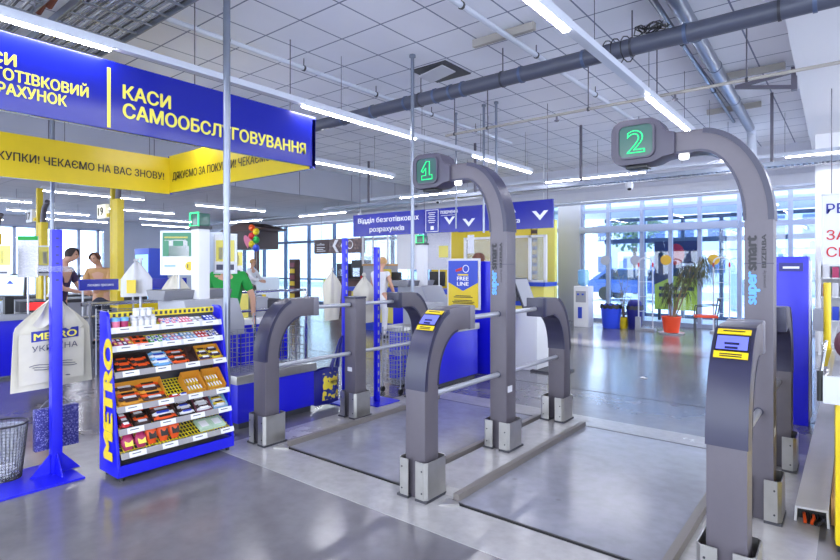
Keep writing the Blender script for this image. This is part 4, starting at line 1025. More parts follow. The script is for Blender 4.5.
# blue printed shopping bag
t = thing('shopping_bag', 'blue printed shopping bag hung low on the blue slotted post', 'bag', (-4.38, 3.92, 0.03))
fn = lambda s: (lambda u, v: Vector((-4.42+0.05*s*math.sin(PI*u)*(0.5+0.5*math.sin(PI*v))+s*0.012, 3.73+0.34*u, 0.04+0.36*v+0.02*math.sin(PI*u)*v)))
MB().sheet(fn(1), 10, 8, 0.003).build('front_panel', 'blue_dark', t)
MB().sheet(fn(-1), 10, 8, 0.003).build('back_panel', 'blue_dark', t)
fn2 = lambda u, v: fn(1)(0.25+0.68*u, 0.12+0.76*v)+Vector((0.004, 0, 0))
MB().sheet(fn2, 8, 6, 0.002).build('printed_field', 'bag_print', t)
fn2 = lambda u, v: fn(1)(0.50+0.40*u, 0.58+0.14*v)+Vector((0.007, 0, 0))
MB().sheet(fn2, 4, 2, 0.002).build('print_block', 'yellow_dull', t)
text(t, 'METRO', 'letter_dark', (-4.348, 3.905, 0.255), UY, V3, 0.035, w=0.12, bold=0.03)
for s in (-1, 1): MB().tube([(-4.40+s*0.02, 3.95, 0.40), (-4.40, 4.02, 0.55), (-4.40, 4.08, 0.70), (-4.40, 4.12, 0.74), (-4.40, 4.10, 0.66), (-4.40+s*0.02, 4.04, 0.41)], 0.012, 6).build('handle', 'blue_dark', t)

# ------------------------------------------------------------------ wire basket trolleys
def wire_basket(mb, x0, x1, y0, y1, z0, z1, nx, ny, nz, r=0.003):
    for k in range(nz+1):
        z = z0+(z1-z0)*k/nz
        mb.tube([(x0, y0, z), (x1, y0, z), (x1, y1, z), (x0, y1, z), (x0, y0, z)], r, 4)
    for k in range(nx+1):
        x = x0+(x1-x0)*k/nx
        for y in (y0, y1): mb.tube([(x, y, z0), (x, y, z1)], r, 4)
        mb.tube([(x, y0, z0), (x, y1, z0)], r, 4)
    for k in range(ny+1):
        y = y0+(y1-y0)*k/ny
        for x in (x0, x1): mb.tube([(x, y, z0), (x, y, z1)], r, 4)
        mb.tube([(x0, y, z0), (x1, y, z0)], r, 4)
t = thing('basket_trolley', 'tall wire basket trolley on castors behind the low gate', 'trolley', (-4.30, 4.97, 0))
for z0, z1 in ((0.12, 0.40), (0.46, 0.74)):
    m = MB(); wire_basket(m, -4.42, -4.14, 4.80, 5.18, z0, z1, 5, 7, 5, 0.0035); m.build('basket', 'wire', t)
for x in (-4.42, -4.14):
    for y in (4.80, 5.18): MB().tube([(x, y, 0.08), (x, y, 0.78)], 0.008, 6).build('corner_post', 'wire', t)
for x in (-4.42, -4.14):
    for y in (4.80, 5.18):
        w = MB().tube([(x-0.012, y, 0.035), (x+0.012, y, 0.035)], 0.034, 12).build('castor', 'black', t)
        MB().tube([(x, y, 0.05), (x, y, 0.09)], 0.012, 6).build('castor_fork', 'wire', w)

# ------------------------------------------------------------------ self checkouts
def self_checkout(x, y, label, zl=2.02):
    t = thing('self_checkout', label, 'self checkout', (x, y, 0))
    MB().box(x-0.30, x+0.30, y-0.42, y+0.42, 0.0, 0.82).build('cabinet', 'blue', t, bevel=0.01)
    MB().prism([(x-0.32, 0.82), (x+0.32, 0.82), (x+0.32, 0.96), (x+0.20, 1.18), (x-0.32, 1.18)], 'XZ', y-0.28, y+0.30).build('terminal', 'lightgrey', t, bevel=0.02)
    MB().prism([(x-0.34, 1.17), (x-0.04, 1.17), (x-0.0, 1.27), (x-0.40, 1.27)], 'XZ', y-0.36, y+0.36).build('hood', 'grey', t, bevel=0.01)
    c = MB().box(x-0.075, x+0.075, y-0.06, y+0.06, 1.17, zl-0.13).build('column', 'white', t, bevel=0.012)
    MB().box(x-0.09, x+0.09, y-0.075, y+0.075, zl-0.14, zl-0.11).build('lamp_base', 'darkgrey', c)
    g = MB().box(x-0.072, x+0.072, y-0.06, y+0.065, zl-0.11, zl+0.02).build('status_lamp', 'screen_green', t, bevel=0.012)
    fr = MB()
    for q in (-1, 1):
        fr.box(x+q*0.08-0.008, x+q*0.08+0.008, y-0.072, y-0.064, zl-0.11, zl+0.025)
        fr.box(x-0.09, x+0.09, y-0.072, y-0.064, zl-0.045+q*0.066-0.007, zl-0.045+q*0.066+0.007)
    fr.build('lamp_rim', 'led_green', g)
    return t
self_checkout(-5.15, 2.88, 'white self checkout with square green lamp behind the snack rack')
self_checkout(-5.80, 7.30, 'white self checkout with green lamp below the blue department sign')
# bagging units between the pole and the low gate
t = thing('bagging_table', 'blue bagging table with grey scale plate behind the low gate', 'table', (-4.62, 3.25, 0))
MB().box(-4.80, -4.40, 2.82, 3.72, 0.06, 0.42).build('cabinet', 'blue', t, bevel=0.006)
MB().box(-4.78, -4.43, 2.85, 3.70, 0.0, 0.06).build('plinth', 'darkgrey', t)
MB().box(-4.81, -4.38, 2.80, 3.74, 0.42, 0.50).build('scale_plate', 'steel', t, bevel=0.006)
m = MB(); wire_basket(m, -4.78, -4.44, 2.88, 3.62, 0.515, 0.88, 5, 8, 4, 0.0035); m.build('wire_frame', 'wire', t)
for y in (2.9, 3.25, 3.6): MB().tube([(-4.78, y, 0.88), (-4.79, y, 1.02), (-4.70, y, 1.05)], 0.006, 6).build('bag_arm', 'wire', t)
t = thing('bagging_table', 'blue bagging table with grey top in front of the white arrow sign', 'table', (-4.2, 5.6, 0))
MB().box(-4.75, -4.0, 5.28, 6.25, 0.05, 0.66).build('cabinet', 'blue', t, bevel=0.006)
MB().box(-4.72, -4.03, 5.3, 6.2, 0.0, 0.05).build('plinth', 'darkgrey', t)
MB().box(-4.77, -3.98, 5.26, 6.27, 0.66, 0.74).build('scale_plate', 'steel', t, bevel=0.006)
MB().box(-4.7, -4.3, 5.5, 5.9, 0.74, 1.02).build('side_box', 'lightgrey', t, bevel=0.015)
t = thing('checkout_counter', 'long blue counter with white top behind the basket rails', 'counter', (-7.2, 4.6, 0))
MB().box(-7.6, -6.9, 4.0, 5.3, 0.0, 0.66).build('cabinet', 'blue', t)
MB().box(-7.66, -6.84, 3.95, 5.35, 0.66, 0.74).build('worktop', 'white', t, bevel=0.008)
for k, (y, h, m) in enumerate(((4.2, 0.28, 'lightgrey'), (4.6, 0.36, 'yellow_pale'), (4.95, 0.30, 'lightgrey'), (5.2, 0.26, 'darkgrey'))):
    MB().box(-7.5, -7.1, y-0.14, y+0.14, 0.74, 0.74+h).build('equipment_box', m, t, bevel=0.015)
t = thing('guard_railing', 'chrome tube railing before the long blue counter', 'railing', (-6.4, 5.6, 0))
for y in (3.3, 4.4, 5.3): MB().tube([(-6.45, y, 0), (-6.45, y, 1.18)], 0.022, 10).build('post', 'chrome', t)
for z in (1.16, 0.9): MB().tube([(-6.45, 3.3, z), (-6.45, 5.3, z)], 0.02, 10).build('rail', 'chrome', t)
t = thing('checkout_counter', 'blue and yellow checkout counter on the way to the staffed tills', 'counter', (-9.2, 4.6, 0))
MB().box(-9.3, -8.75, 3.55, 6.2, 0.0, 0.62).build('cabinet', 'blue', t)
MB().box(-9.36, -8.70, 3.5, 6.25, 0.62, 0.72).build('worktop', 'lightgrey', t, bevel=0.008)
MB().box(-8.76, -8.72, 3.55, 6.2, 0.72, 0.98).build('front_board', 'yellow', t)

def leaflet(label, O, U, w, h, m, strips, pole=True, zfloor=0.72, cat='poster', frame=None):
    """upright card in a holder: O lower left corner, U reading direction"""
    O = Vector(O); U = Vector(U).normalized(); N = Vector((U.y, -U.x, 0))
    t = thing('poster_stand' if pole else 'leaflet_board', label, cat, (O.x+U.x*w/2, O.y+U.y*w/2, zfloor if pole else O.z))
    c = O+U*w/2+Vector((0, 0, h/2))
    p = MB().obox(c, U*w/2, N*0.006, Vector((0, 0, h/2))).build('card', m, t)
    if frame: 
        f = MB()
        for s in (-1, 1):
            f.obox(c+U*s*w/2, U*0.008, N*0.010, Vector((0, 0, h/2+0.008))); f.obox(c+Vector((0, 0, s*h/2)), U*w/2, N*0.010, Vector((0, 0, 0.008)))
        f.build('frame', frame, t)
    for (u0, u1, v0, v1, mm) in strips:
        q = O+U*w*(u0+u1)/2+Vector((0, 0, h*(v0+v1)/2))+N*0.008
        MB().obox(q, U*w*(u1-u0)/2, N*0.002, Vector((0, 0, h*(v1-v0)/2))).build('print', mm, p)
    if pole: MB().tube([(c.x, c.y, zfloor), (c.x, c.y, O.z)], 0.014, 8).build('pole', 'alu', t)
    return t, p, N
UC = (0.80, 0.60, 0)
t, p, N = leaflet('white and green price poster beside the self checkout column', (-5.93, 2.86, 1.42), UC, 0.40, 0.47, 'white',
    [(0.05, 0.95, 0.42, 0.97, 'leaflet_green'), (0.22, 0.78, 0.30, 0.66, 'white'), (0.22, 0.34, 0.66, 0.78, 'white'), (0.62, 0.74, 0.66, 0.78, 'white'), (0.1, 0.75, 0.84, 0.88, 'yellow_pale'), (0.1, 0.7, 0.78, 0.81, 'white'), (0.1, 0.4, 0.18, 0.21, 'sky_blue')], frame='alu', zfloor=0.0)
c = Vector((-5.93, 2.86, 1.42))+Vector(UC)*0.40*0.80+N*0.008+Vector((0, 0, 0.09))
MB().tube([c, c+N*0.003], 0.05, 16).build('price_disc', 'yellow', p)
text(p, '1', 'letter_dark', c+N*0.004-Vector(UC)*0.025-Vector((0, 0, 0.022)), UC, V3, 0.045, bold=0.03)
leaflet('white and yellow price card in front of the green shirted shopper', (-5.84, 3.44, 1.43), UC, 0.26, 0.45, 'white',
    [(0.08, 0.92, 0.30, 0.85, 'yellow_pale'), (0.2, 0.4, 0.36, 0.66, 'white'), (0.55, 0.75, 0.36, 0.66, 'white'), (0.1, 0.4, 0.08, 0.22, 'letter_grey'), (0.5, 0.9, 0.08, 0.22, 'letter_grey')], frame='alu', zfloor=0.0)
for k, (x, y, w, zf) in enumerate(((-9.05, 1.95, 'nearest the monitor', 0.86), (-9.0, 2.5, 'between the monitor and the blue stand', 0.86), (-9.3, 5.6, 'behind the hanging cotton bags', 0.72))):
    leaflet('yellow and white price card on a pole, '+w, (x, y, 1.38), UC, 0.42, 0.42, 'white', [(0.0, 1.0, 0.35, 0.95, 'yellow_pale'), (0.15, 0.3, 0.4, 0.8, 'white'), (0.45, 0.6, 0.4, 0.8, 'white'), (0.7, 0.85, 0.4, 0.8, 'white'), (0.1, 0.9, 0.08, 0.14, 'letter_grey')], zfloor=zf)
leaflet('tall white text card with green top beside the yellow price cards', (-8.85, 2.32, 1.36), UC, 0.28, 0.56, 'text_print', [(0, 1, 0.90, 1, 'green')], zfloor=0.86)
# till with monitor
t = thing('till_terminal', 'blue till terminal with lit monitor and red scanner', 'till', (-9.0, 2.3, 0))
MB().box(-9.35, -8.85, 1.6, 2.75, 0.04, 0.78).build('cabinet', 'blue', t, bevel=0.01)
MB().box(-9.38, -8.82, 1.58, 2.80, 0.78, 0.86).build('worktop', 'lightgrey', t, bevel=0.01)
m = MB().obox((-9.0, 2.25, 1.25), Vector((0.8, 0.6, 0))*0.25, Vector((0.6, -0.8, 0.12))*0.02, Vector((-0.05, 0.07, 1))*0.155).build('monitor', 'darkgrey', t, bevel=0.01)
s_ = MB().obox((-8.986, 2.231, 1.253), Vector((0.8, 0.6, 0))*0.232, Vector((0.6, -0.8, 0.12))*0.003, Vector((-0.05, 0.07, 1))*0.137).build('screen', 'screen', m)
MB().obox((-8.975, 2.228, 1.135), Vector((0.8, 0.6, 0))*0.23, Vector((0.6, -0.8, 0.12))*0.003, Vector((-0.05, 0.07, 1))*0.012).build('screen_footer', 'lime', m)
q = Vector((-8.96, 2.225, 1.27)); A_ = Vector((0.8, 0.6, 0))
MB().add([q-A_*0.01, q+A_*0.09, q+A_*0.04+Vector((0, 0, 0.05))], [(0, 1, 2)]).build('logo_mark', 'blue_plain', m)
MB().box(-9.05, -8.95, 2.2, 2.3, 0.86, 1.10).build('monitor_stand', 'black', t)
q = MB().box(-8.98, -8.78, 2.32, 2.72, 0.88, 1.03).build('scanner', 'darkgrey', t, bevel=0.01)
MB().box(-8.782, -8.776, 2.40, 2.64, 0.91, 1.01).build('scanner_window', 'led_red', q)
MB().box(-8.848, -8.84, 2.45, 2.78, 0.30, 0.76).build('black_panel', 'black', t)
# ------------------------------------------------------------------ people
def skin_mesh(vs, es, rs, root=0, lv=2):
    me = bpy.data.meshes.new('s'); me.from_pydata([Vector(v) for v in vs], es, [])
    ob = bpy.data.objects.new('s', me); COL.objects.link(ob)
    md = ob.modifiers.new('skin', 'SKIN'); md.use_smooth_shade = True
    for i, r in enumerate(rs):
        r = r if isinstance(r, tuple) else (r, r)
        me.skin_vertices[0].data[i].radius = r
        me.skin_vertices[0].data[i].use_root = (i == root)
    sb = ob.modifiers.new('sub', 'SUBSURF'); sb.levels = lv; sb.render_levels = lv
    dg = bpy.context.evaluated_depsgraph_get(); dg.update()
    r = bpy.data.meshes.new_from_object(ob.evaluated_get(dg))
    bpy.data.objects.remove(ob); bpy.data.meshes.remove(me)
    return r
def mesh_to_mb(me):
    m = MB(); m.add([v.co.copy() for v in me.vertices], [tuple(p.vertices) for p in me.polygons]); bpy.data.meshes.remove(me); return m
def person(label, loc, rot, shirt, legs, hair, arms=None, lean=0.0, sit=False, look=0.0, tilt=0.0, h=1.74, sleeve=0.55, group=None, hair_long=False, dress=False):
    """local frame: faces +Y, floor at 0"""
    pz = 0.93 if not sit else 0.52
    ly = lambda z: lean*(z-pz)
    J = {'pel': (0, 0, pz), 'waist': (0, ly(pz+0.17), pz+0.17), 'chest': (0, ly(pz+0.36)+0.01, pz+0.36), 'nb': (0, ly(pz+0.53), pz+0.52), 'neck': (0, ly(pz+0.60)+0.015, pz+0.585)}
    nk = Vector(J['neck']); fw = Vector((math.sin(look), math.cos(look), 0))
    hc = nk+Vector((0, 0, 0.135))+fw*(0.03+tilt*0.10)-Vector((0, 0, tilt*0.03))
    vs = [J['pel'], J['waist'], J['chest'], J['nb'], J['neck']]; rs = [(0.125, 0.105), (0.115, 0.09), (0.135, 0.10), (0.075, 0.065), 0.05]
    es = [(0, 1), (1, 2), (2, 3), (3, 4)]
    def addv(p, r, par):
        vs.append(tuple(p)); rs.append(r); es.append((par, len(vs)-1)); return len(vs)-1
    k = addv(nk+Vector((0, 0, 0.055))+fw*0.02, (0.062, 0.062), 4); k = addv(hc-Vector((0, 0, 0.02)), (0.078, 0.092), k); k = addv(hc+Vector((0, 0, 0.055)), (0.074, 0.088), k); addv(hc+Vector((0, 0, 0.105)), (0.04, 0.05), k)
    A = arms or [((-0.26, 0.02, 1.12), (-0.25, 0.12, 0.86)), ((0.26, 0.02, 1.12), (0.25, 0.12, 0.86))]
    hands = []; sleeves = []
    for s, (el, wr) in zip((-1, 1), A):
        sh = Vector((s*0.185, J['nb'][1]-0.005, J['nb'][2]-0.05)); el, wr = Vector(el), Vector(wr)
        if sit: el = el-Vector((0, 0, 0.41)); wr = wr-Vector((0, 0, 0.41))
        a = addv(sh, 0.062, 2); a2 = addv(sh.lerp(el, 0.5), 0.048, a); b2 = addv(el, 0.042, a2); c2 = addv(wr, 0.029, b2)
        hands.append((wr, (wr-el).normalized(), s)); sleeves.append((sh, el, wr))
    feet = []; legsj = []
    for s in (-1, 1):
        hp = Vector((s*0.09, 0, pz-0.04))
        kn, an = (Vector((s*0.10, 0.02, 0.50)), Vector((s*0.10, -0.02, 0.09))) if not sit else (Vector((s*0.11, 0.42, 0.53)), Vector((s*0.11, 0.44, 0.10)))
        a = addv(hp, 0.088, 0); b2 = addv(kn, 0.058, a); c2 = addv(an, 0.038, b2); d2 = addv(an+Vector((0, 0.13, -0.055)), (0.03, 0.038), c2)
        legsj.append((hp, kn, an))
    m = mesh_to_mb(skin_mesh(vs, es, rs))
    # nose, ears, eyes sockets and hands joined into the one body
    side = Vector((fw.y, -fw.x, 0)); dn = Vector((0, 0, -1))
    fc = hc+fw*0.088
    m.add([fc+Vector((0, 0, 0.02)), fc-side*0.014+dn*0.025, fc+side*0.014+dn*0.025, fc+fw*0.022+dn*0.018], [(0, 1, 3), (0, 3, 2), (1, 2, 3), (0, 2, 1)])
    for s in (-1, 1): m.ellipsoid(hc+side*s*0.080+dn*0.005-fw*0.005, (0.012, 0.022, 0.03), 8, 6)
    m.ellipsoid(fc-fw*0.006+dn*0.052, (0.022, 0.010, 0.006), 8, 5)
    for wr, d, s in hands:
        a = d.cross(Vector((s*1.0, 0.2, 0.1))).normalized(); b = d.cross(a)
        pc = wr+d*0.05
        m.sheet(lambda u, v: pc+d*(-0.055*math.cos(PI*u))+(a*math.cos(2*PI*v)*0.040+b*math.sin(2*PI*v)*0.017)*max(0.25, math.sin(PI*(0.12+0.76*u))), 6, 10)
        for f, ln in zip((-0.028, -0.010, 0.009, 0.027), (0.062, 0.074, 0.070, 0.055)):
            p0 = pc+d*0.035+a*f; m.tube([p0, p0+d*ln*0.5+b*0.006, p0+d*ln*0.85+b*0.022], 0.0095, 6, r1=0.007)
        p0 = pc-d*0.02-a*0.034; m.tube([p0, p0+d*0.03-a*0.02+b*0.006, p0+d*0.055-a*0.022+b*0.014], 0.011, 6, r1=0.008)
    body = m.build('person', 'skin', local=True)
    body.location = loc; body.rotation_euler = (0, 0, rot)
    k = h/1.74; body.scale = (k, k, k)
    tag(body, label, 'person', group)
    # shirt
    v2 = [(0, ly(pz-0.02), pz-0.03 if not dress else 0.62), (0, ly(pz+0.17), pz+0.17), J['chest'], (J['nb'][0], J['nb'][1], J['nb'][2]-0.01)]
    r2 = [(0.158, 0.125) if not dress else (0.20, 0.17), (0.142, 0.112), (0.158, 0.122), (0.082, 0.075)]; e2 = [(0, 1), (1, 2), (2, 3)]
    for sh, el, wr in sleeves:
        v2.append(tuple(sh)); r2.append(0.078); e2.append((2, len(v2)-1))
        q = sh.lerp(el, min(1, sleeve*1.4)); v2.append(tuple(q)); r2.append(0.060); e2.append((len(v2)-2, len(v2)-1))
        if sleeve > 0.8: v2.append(tuple(el.lerp(wr, 0.9))); r2.append(0.040); e2.append((len(v2)-2, len(v2)-1))
    mesh_to_mb(skin_mesh(v2, e2, r2, 1)).build('shirt', shirt, body, local=True)
    v3 = [(0, 0, pz+0.06), (0, 0, pz-0.03)]; r3 = [(0.138, 0.112), (0.148, 0.12)]; e3 = [(0, 1)]
    for hp, kn, an in legsj:
        v3 += [tuple(hp-Vector((0, 0, 0.02))), tuple(kn), tuple(an)]; r3 += [0.100, 0.072, 0.056]
        n = len(v3); e3 += [(1, n-3), (n-3, n-2), (n-2, n-1)]
    mesh_to_mb(skin_mesh(v3, e3, r3, 1)).build('trousers', legs, body, local=True)
    for hp, kn, an in legsj:
        c = an+Vector((0, 0.055, -0.045)); MB().ellipsoid(c, (0.045, 0.13, 0.045), 12, 8).build('shoe', 'black', body, local=True)
    # hair: a cap over the back and top of the head
    q = MB(); n = 14
    def cap(u, v):
        th = u*PI*0.62; ph = 2*PI*v
        d = Vector((math.sin(th)*math.cos(ph), math.sin(th)*math.sin(ph), math.cos(th)))
        f = d.dot(fw)
        low = 1.0 if f < 0.35 else max(0.35, 1-(f-0.35)*1.2)
        th2 = th*low
        d = Vector((math.sin(th2)*math.cos(ph), math.sin(th2)*math.sin(ph), math.cos(th2)))
        return hc+Vector((0, 0, 0.03))-fw*0.006+Vector((d.x*0.098, d.y*0.098, d.z*0.105))*(1+0.03*math.sin(9*ph))+fw*f*0.012
    q.sheet(cap, 8, 18, 0.006)
    if hair_long: q.ellipsoid(hc-fw*0.06-Vector((0, 0, 0.04)), (0.085, 0.06, 0.11), 10, 8)
    q.build('hair', hair, body, local=True)
    for s in (-1, 1): MB().ellipsoid(fc+side*s*0.032+Vector((0, 0, 0.022))-fw*0.014, (0.011, 0.011, 0.008), 8, 6).build('eye', 'black', body, local=True)
    return body
def facing(dx, dy): return math.atan2(-dx, dy)
fwd = ((-0.22, 0.20, 1.12), (-0.12, 0.40, 1.06)), ((0.24, 0.20, 1.12), (0.12, 0.42, 1.06))
person('man in a dark purple T-shirt with dark hair bending over the checkout counter', (-10.15, 3.20, 0), facing(0.75, 0.65), 'plum', 'trousers', 'hair_dark', arms=fwd, lean=0.16, tilt=0.9, look=0.0, h=1.80)
person('person in a tan shirt looking down across the checkout counter', (-11.35, 4.32, 0), facing(0.75, -0.66), 'tan', 'trousers', 'hair_brown', arms=fwd, lean=0.22, tilt=0.9, look=0.2, sleeve=0.9, h=1.76)
person('shopper in a green T-shirt and blue jeans standing behind the price card', (-6.13, 3.80, 0), facing(-0.7, 0.7), 'green', 'jeans', 'hair_brown', arms=(((-0.27, 0.0, 1.14), (-0.27, 0.10, 0.88)), ((0.30, 0.0, 1.14), (0.30, 0.06, 0.88))), h=1.72)
person('fair haired woman in a white sleeveless dress at the service desk', (-7.75, 8.35, 0), facing(-0.2, 1.0), 'shirt_white', 'shirt_white', 'hair_blond', arms=(((-0.24, 0.05, 1.14), (-0.2, 0.28, 1.05)), ((0.26, 0.03, 1.14), (0.26, 0.16, 0.92))), sleeve=0.2, h=1.68, tilt=0.4, dress=True)
person('dark haired person behind the yellow and blue line poster', (-4.75, 7.35, 0), facing(0.3, 1), 'blue_dark', 'trousers', 'hair_brown', h=1.70, hair_long=True, tilt=0.4)
person('seated person in a grey camouflage jacket near the glass wall', (-12.6, 8.3, 0), facing(0.7, -0.7), 'camo', 'blue_dark', 'hair_brown', sit=True, arms=(((-0.27, 0.1, 1.12), (-0.12, 0.35, 1.05)), ((0.27, 0.1, 1.12), (0.12, 0.35, 1.05))), sleeve=0.95, tilt=0.3)
person('person in a white shirt standing at the dark kiosk', (-15.4, 10.4, 0), facing(0.9, 0.3), 'shirt_white', 'trousers', 'hair_blond', arms=fwd, h=1.72, sleeve=0.9)
t = thing('wheelchair', 'blue seated wheelchair carrying the person in camouflage', 'wheelchair', (-12.6, 8.3, 0))
MB().box(-12.85, -12.35, 8.05, 8.55, 0.36, 0.40).build('seat', 'blue_dark', t)
for s in (-1, 1):
    c = Vector((-12.6, 8.3, 0.30))+Vector((0.7, 0.7, 0))*s*0.32
    w = MB().tube([c+Vector((0.7*math.cos(a)*0.29, -0.7*math.cos(a)*0.29, 0.29*math.sin(a))) for a in [2*PI*k/20 for k in range(21)]], 0.012, 6)
    for k in range(8):
        a = 2*PI*k/8; w.tube([c, c+Vector((0.7*math.cos(a)*0.29, -0.7*math.cos(a)*0.29, 0.29*math.sin(a)))], 0.003, 4)
    w.build('wheel', 'black', t)
MB().obox((-12.79, 8.49, 0.65), Vector((0.7, 0.7, 0))*0.24, Vector((-0.7, 0.7, 0))*0.015, Vector((0, 0, 0.24))).build('backrest', 'blue_dark', t)

# ------------------------------------------------------------------ staffed checkouts with yellow pillars
mat('sign_lit', (255, 250, 225), 0.5, emit=0.45)
def till_lane(x, y, num, label, zt, lit):
    t = thing('checkout_pillar', label, 'checkout pillar', (x, y, 0), None)
    MB().box(x-0.02, x+0.20, y-0.10, y+0.02, 0.75, zt).build('broad_panel', 'yellow', t, bevel=0.008)
    MB().box(x-0.12, x-0.03, y-0.10, y+0.0, 0.75, 3.1).build('slim_post', 'yellow_dull', t, bevel=0.008)
    MB().box(x-0.25, x+0.8, y+0.1, y+1.7, 0.0, 0.80).build('counter', 'lightgrey', t, bevel=0.01)
    MB().box(x-0.27, x+0.82, y-0.12, y+1.7, 0.80, 0.86).build('belt', 'darkgrey', t, bevel=0.008)
    MB().tube([(x+0.06, y-0.03, zt), (x+0.08, y-0.03, zt+0.16), (x+0.16, y-0.03, zt+0.30), (x+0.34, y-0.03, zt+0.40)], 0.05, 10).build('curved_arm', 'gate', t)
    if num:
        n = MB().box(x-0.60, x-0.24, y-0.14, y-0.06, 2.42, 2.68).build('number_box', 'sign_lit' if lit else 'white', t, bevel=0.02)
        text(t, num, 'letter_dark', (x-0.42, y-0.142, 2.475), UX, V3, 0.155, w=0.24, align='C', bold=0.035)
        MB().box(x-0.25, x-0.12, y-0.11, y-0.07, 2.44, 2.50).build('number_arm', 'yellow_dull', t)
till_lane(-10.66, 4.34, '19', 'yellow checkout pillar with lit number 19', 2.75, True)
till_lane(-12.85, 3.80, '17', 'yellow checkout pillar with number 17 behind the blue stand', 2.40, False)
till_lane(-14.95, 3.55, '', 'yellow checkout pillar farthest along, past number 17', 2.25, False)
t = thing('lane_board', 'blue and yellow lettered board along the checkout behind the blue stand', 'board', (-8.68, 3.6, 0))
MB().box(-8.70, -8.66, 3.0, 3.53, 1.16, 1.32).build('blue_board', 'signblue', t)
text(t, 'ласкаво просимо', 'letter_white', (-8.658, 3.1, 1.22), UY, V3, 0.04, w=0.36)
MB().box(-8.70, -8.66, 3.53, 3.80, 1.14, 1.32).build('yellow_board', 'yellow_pale', t)
MB().box(-8.70, -8.66, 4.05, 4.6, 1.16, 1.32).build('blue_board', 'signblue', t)
for y in (3.05, 3.75, 4.5): MB().tube([(-8.68, y, 0.0), (-8.68, y, 1.16)], 0.015, 8).build('post', 'alu', t)
t = thing('guard_railing', 'chrome rail with grey posts before the checkout, behind the blue stand', 'railing', (-8.3, 3.9, 0))
for y in (3.0, 4.1, 5.3): MB().tube([(-8.3, y, 0), (-8.3, y, 1.02)], 0.03, 10).build('post', 'grey', t)
for z in (0.98, 0.80): MB().tube([(-8.3, 2.9, z), (-8.3, 5.8, z)], 0.028, 10).build('rail', 'chrome', t)
t = thing('basket_trolley', 'clear plastic baskets on a wire trolley behind the cotton bag', 'trolley', (-8.0, 3.35, 0))
for z in (0.50, 0.72):
    m = MB(); wire_basket(m, -8.2, -7.8, 3.05, 3.65, z, z+0.18, 6, 8, 4, 0.005); m.build('basket', 'wire', t)
for x in (-8.2, -7.8):
    for y in (3.05, 3.65): MB().tube([(x, y, 0), (x, y, 0.92)], 0.01, 6).build('corner_post', 'wire', t)
pole('short grey pole holding the white bag behind the snack rack', -7.30, 3.25, 0.0, 1.62, 0.016)
pole('short grey pole holding the cream bag beside the white price poster', -6.42, 3.30, 0.0, 1.46, 0.016)
hung_bag('cotton_bag', 'white cotton bag with yellow tag hung at the rail behind the snack rack', 'bag', (-7.22, 3.16, 1.58), UC, 0.42, 0.46, m='offwhite', pinch=0.12, seed=11, depth=0.10, top=0.5)
hung_bag('cotton_bag', 'cream bag draped beside the white price poster', 'bag', (-6.34, 3.23, 1.42), UC, 0.34, 0.46, pinch=0.2, seed=14, depth=0.10, top=0.4)
one(MB().obox((-7.16, 3.07, 1.25), Vector(UC)*0.06, Vector((0.6, -0.8, 0))*0.003, (0, 0, 0.085)), 'price_tag', 'yellow', 'yellow tag card on the white hung bag', 'tag')

# ------------------------------------------------------------------ line poster, blue panel, scanner kiosk
t = thing('line_poster', 'blue and yellow line poster on a pole behind the entry post', 'poster', (-4.33, 6.4, 0.74))
p = MB().box(-4.615, -4.05, 6.39, 6.41, 0.90, 1.62).build('board', 'offwhite', t, bevel=0.006)
MB().box(-4.585, -4.08, 6.384, 6.39, 0.93, 1.59).build('yellow_field', 'yellow', p)
MB().prism([(-4.585, 1.59), (-4.08, 1.59), (-4.08, 1.28), (-4.33, 1.16), (-4.585, 1.28)], 'XZ', 6.380, 6.385).build('blue_field', 'blue_plain', p, smooth=False)
text(p, 'FREE', 'letter_white', (-4.33, 6.379, 1.31), UX, V3, 0.055, w=0.20, align='C', bold=0.03)
text(p, 'LINE', 'letter_white', (-4.33, 6.379, 1.235), UX, V3, 0.055, w=0.20, align='C', bold=0.03)
MB().box(-4.42, -4.24, 6.378, 6.381, 1.378, 1.40).build('small_text', 'yellow', p)
MB().tube([(-4.28+0.05*math.cos(a), 6.379, 1.475+0.05*math.sin(a)) for a in [2*PI*k/16 for k in range(17)]], 0.006, 5).build('clock_mark', 'letter_white', p)
MB().prism([(-4.46, 1.46), (-4.34, 1.50), (-4.35, 1.45), (-4.45, 1.43)], 'XZ', 6.377, 6.381).build('wing_mark', 'red', p, smooth=False)
for k, (a, z) in enumerate(((0.13, 1.085), (0.16, 1.065), (0.15, 1.02), (0.19, 1.0), (0.17, 0.98))): MB().box(-4.33-a, -4.33+a, 6.381, 6.385, z, z+0.010).build('text_line', 'letter_dark', p)
MB().tube([(-4.33, 6.41, 0.0), (-4.33, 6.41, 0.92)], 0.018, 8).build('pole', 'alu', t)
MB().lathe((-4.33, 6.41, 0), [(0.14, 0), (0.14, 0.012), (0.03, 0.03)], 20).build('foot', 'alu', t)
t = thing('blue_totem', 'tall blue cabinet beside the line poster, behind the tall arch post', 'cabinet', (-4.05, 6.65, 0))
MB().box(-4.20, -3.92, 6.48, 6.85, 0, 1.58).build('body', 'blue', t, bevel=0.01)
MB().box(-3.92, -3.915, 6.60, 6.74, 1.28, 1.42).build('side_plate', 'offwhite', t)
for z in (1.10, 0.98): MB().ellipsoid((-3.88, 6.70, z), (0.07, 0.05, 0.045), 12, 8).build('black_horn', 'black', t)
hung_bag('cotton_bag', 'white bag with yellow print hung on the blue cabinet behind the arch post', 'bag', (-3.86, 6.70, 0.98), (0.3, 0.95, 0), 0.36, 0.46, m='offwhite', pinch=0.5, seed=17, depth=0.08, top=0.2)
leaflet('white text sheet hung from the square pole under the arrow sign', (-4.90, 7.36, 1.72), UX, 0.12, 0.30, 'text_print', [], pole=False)
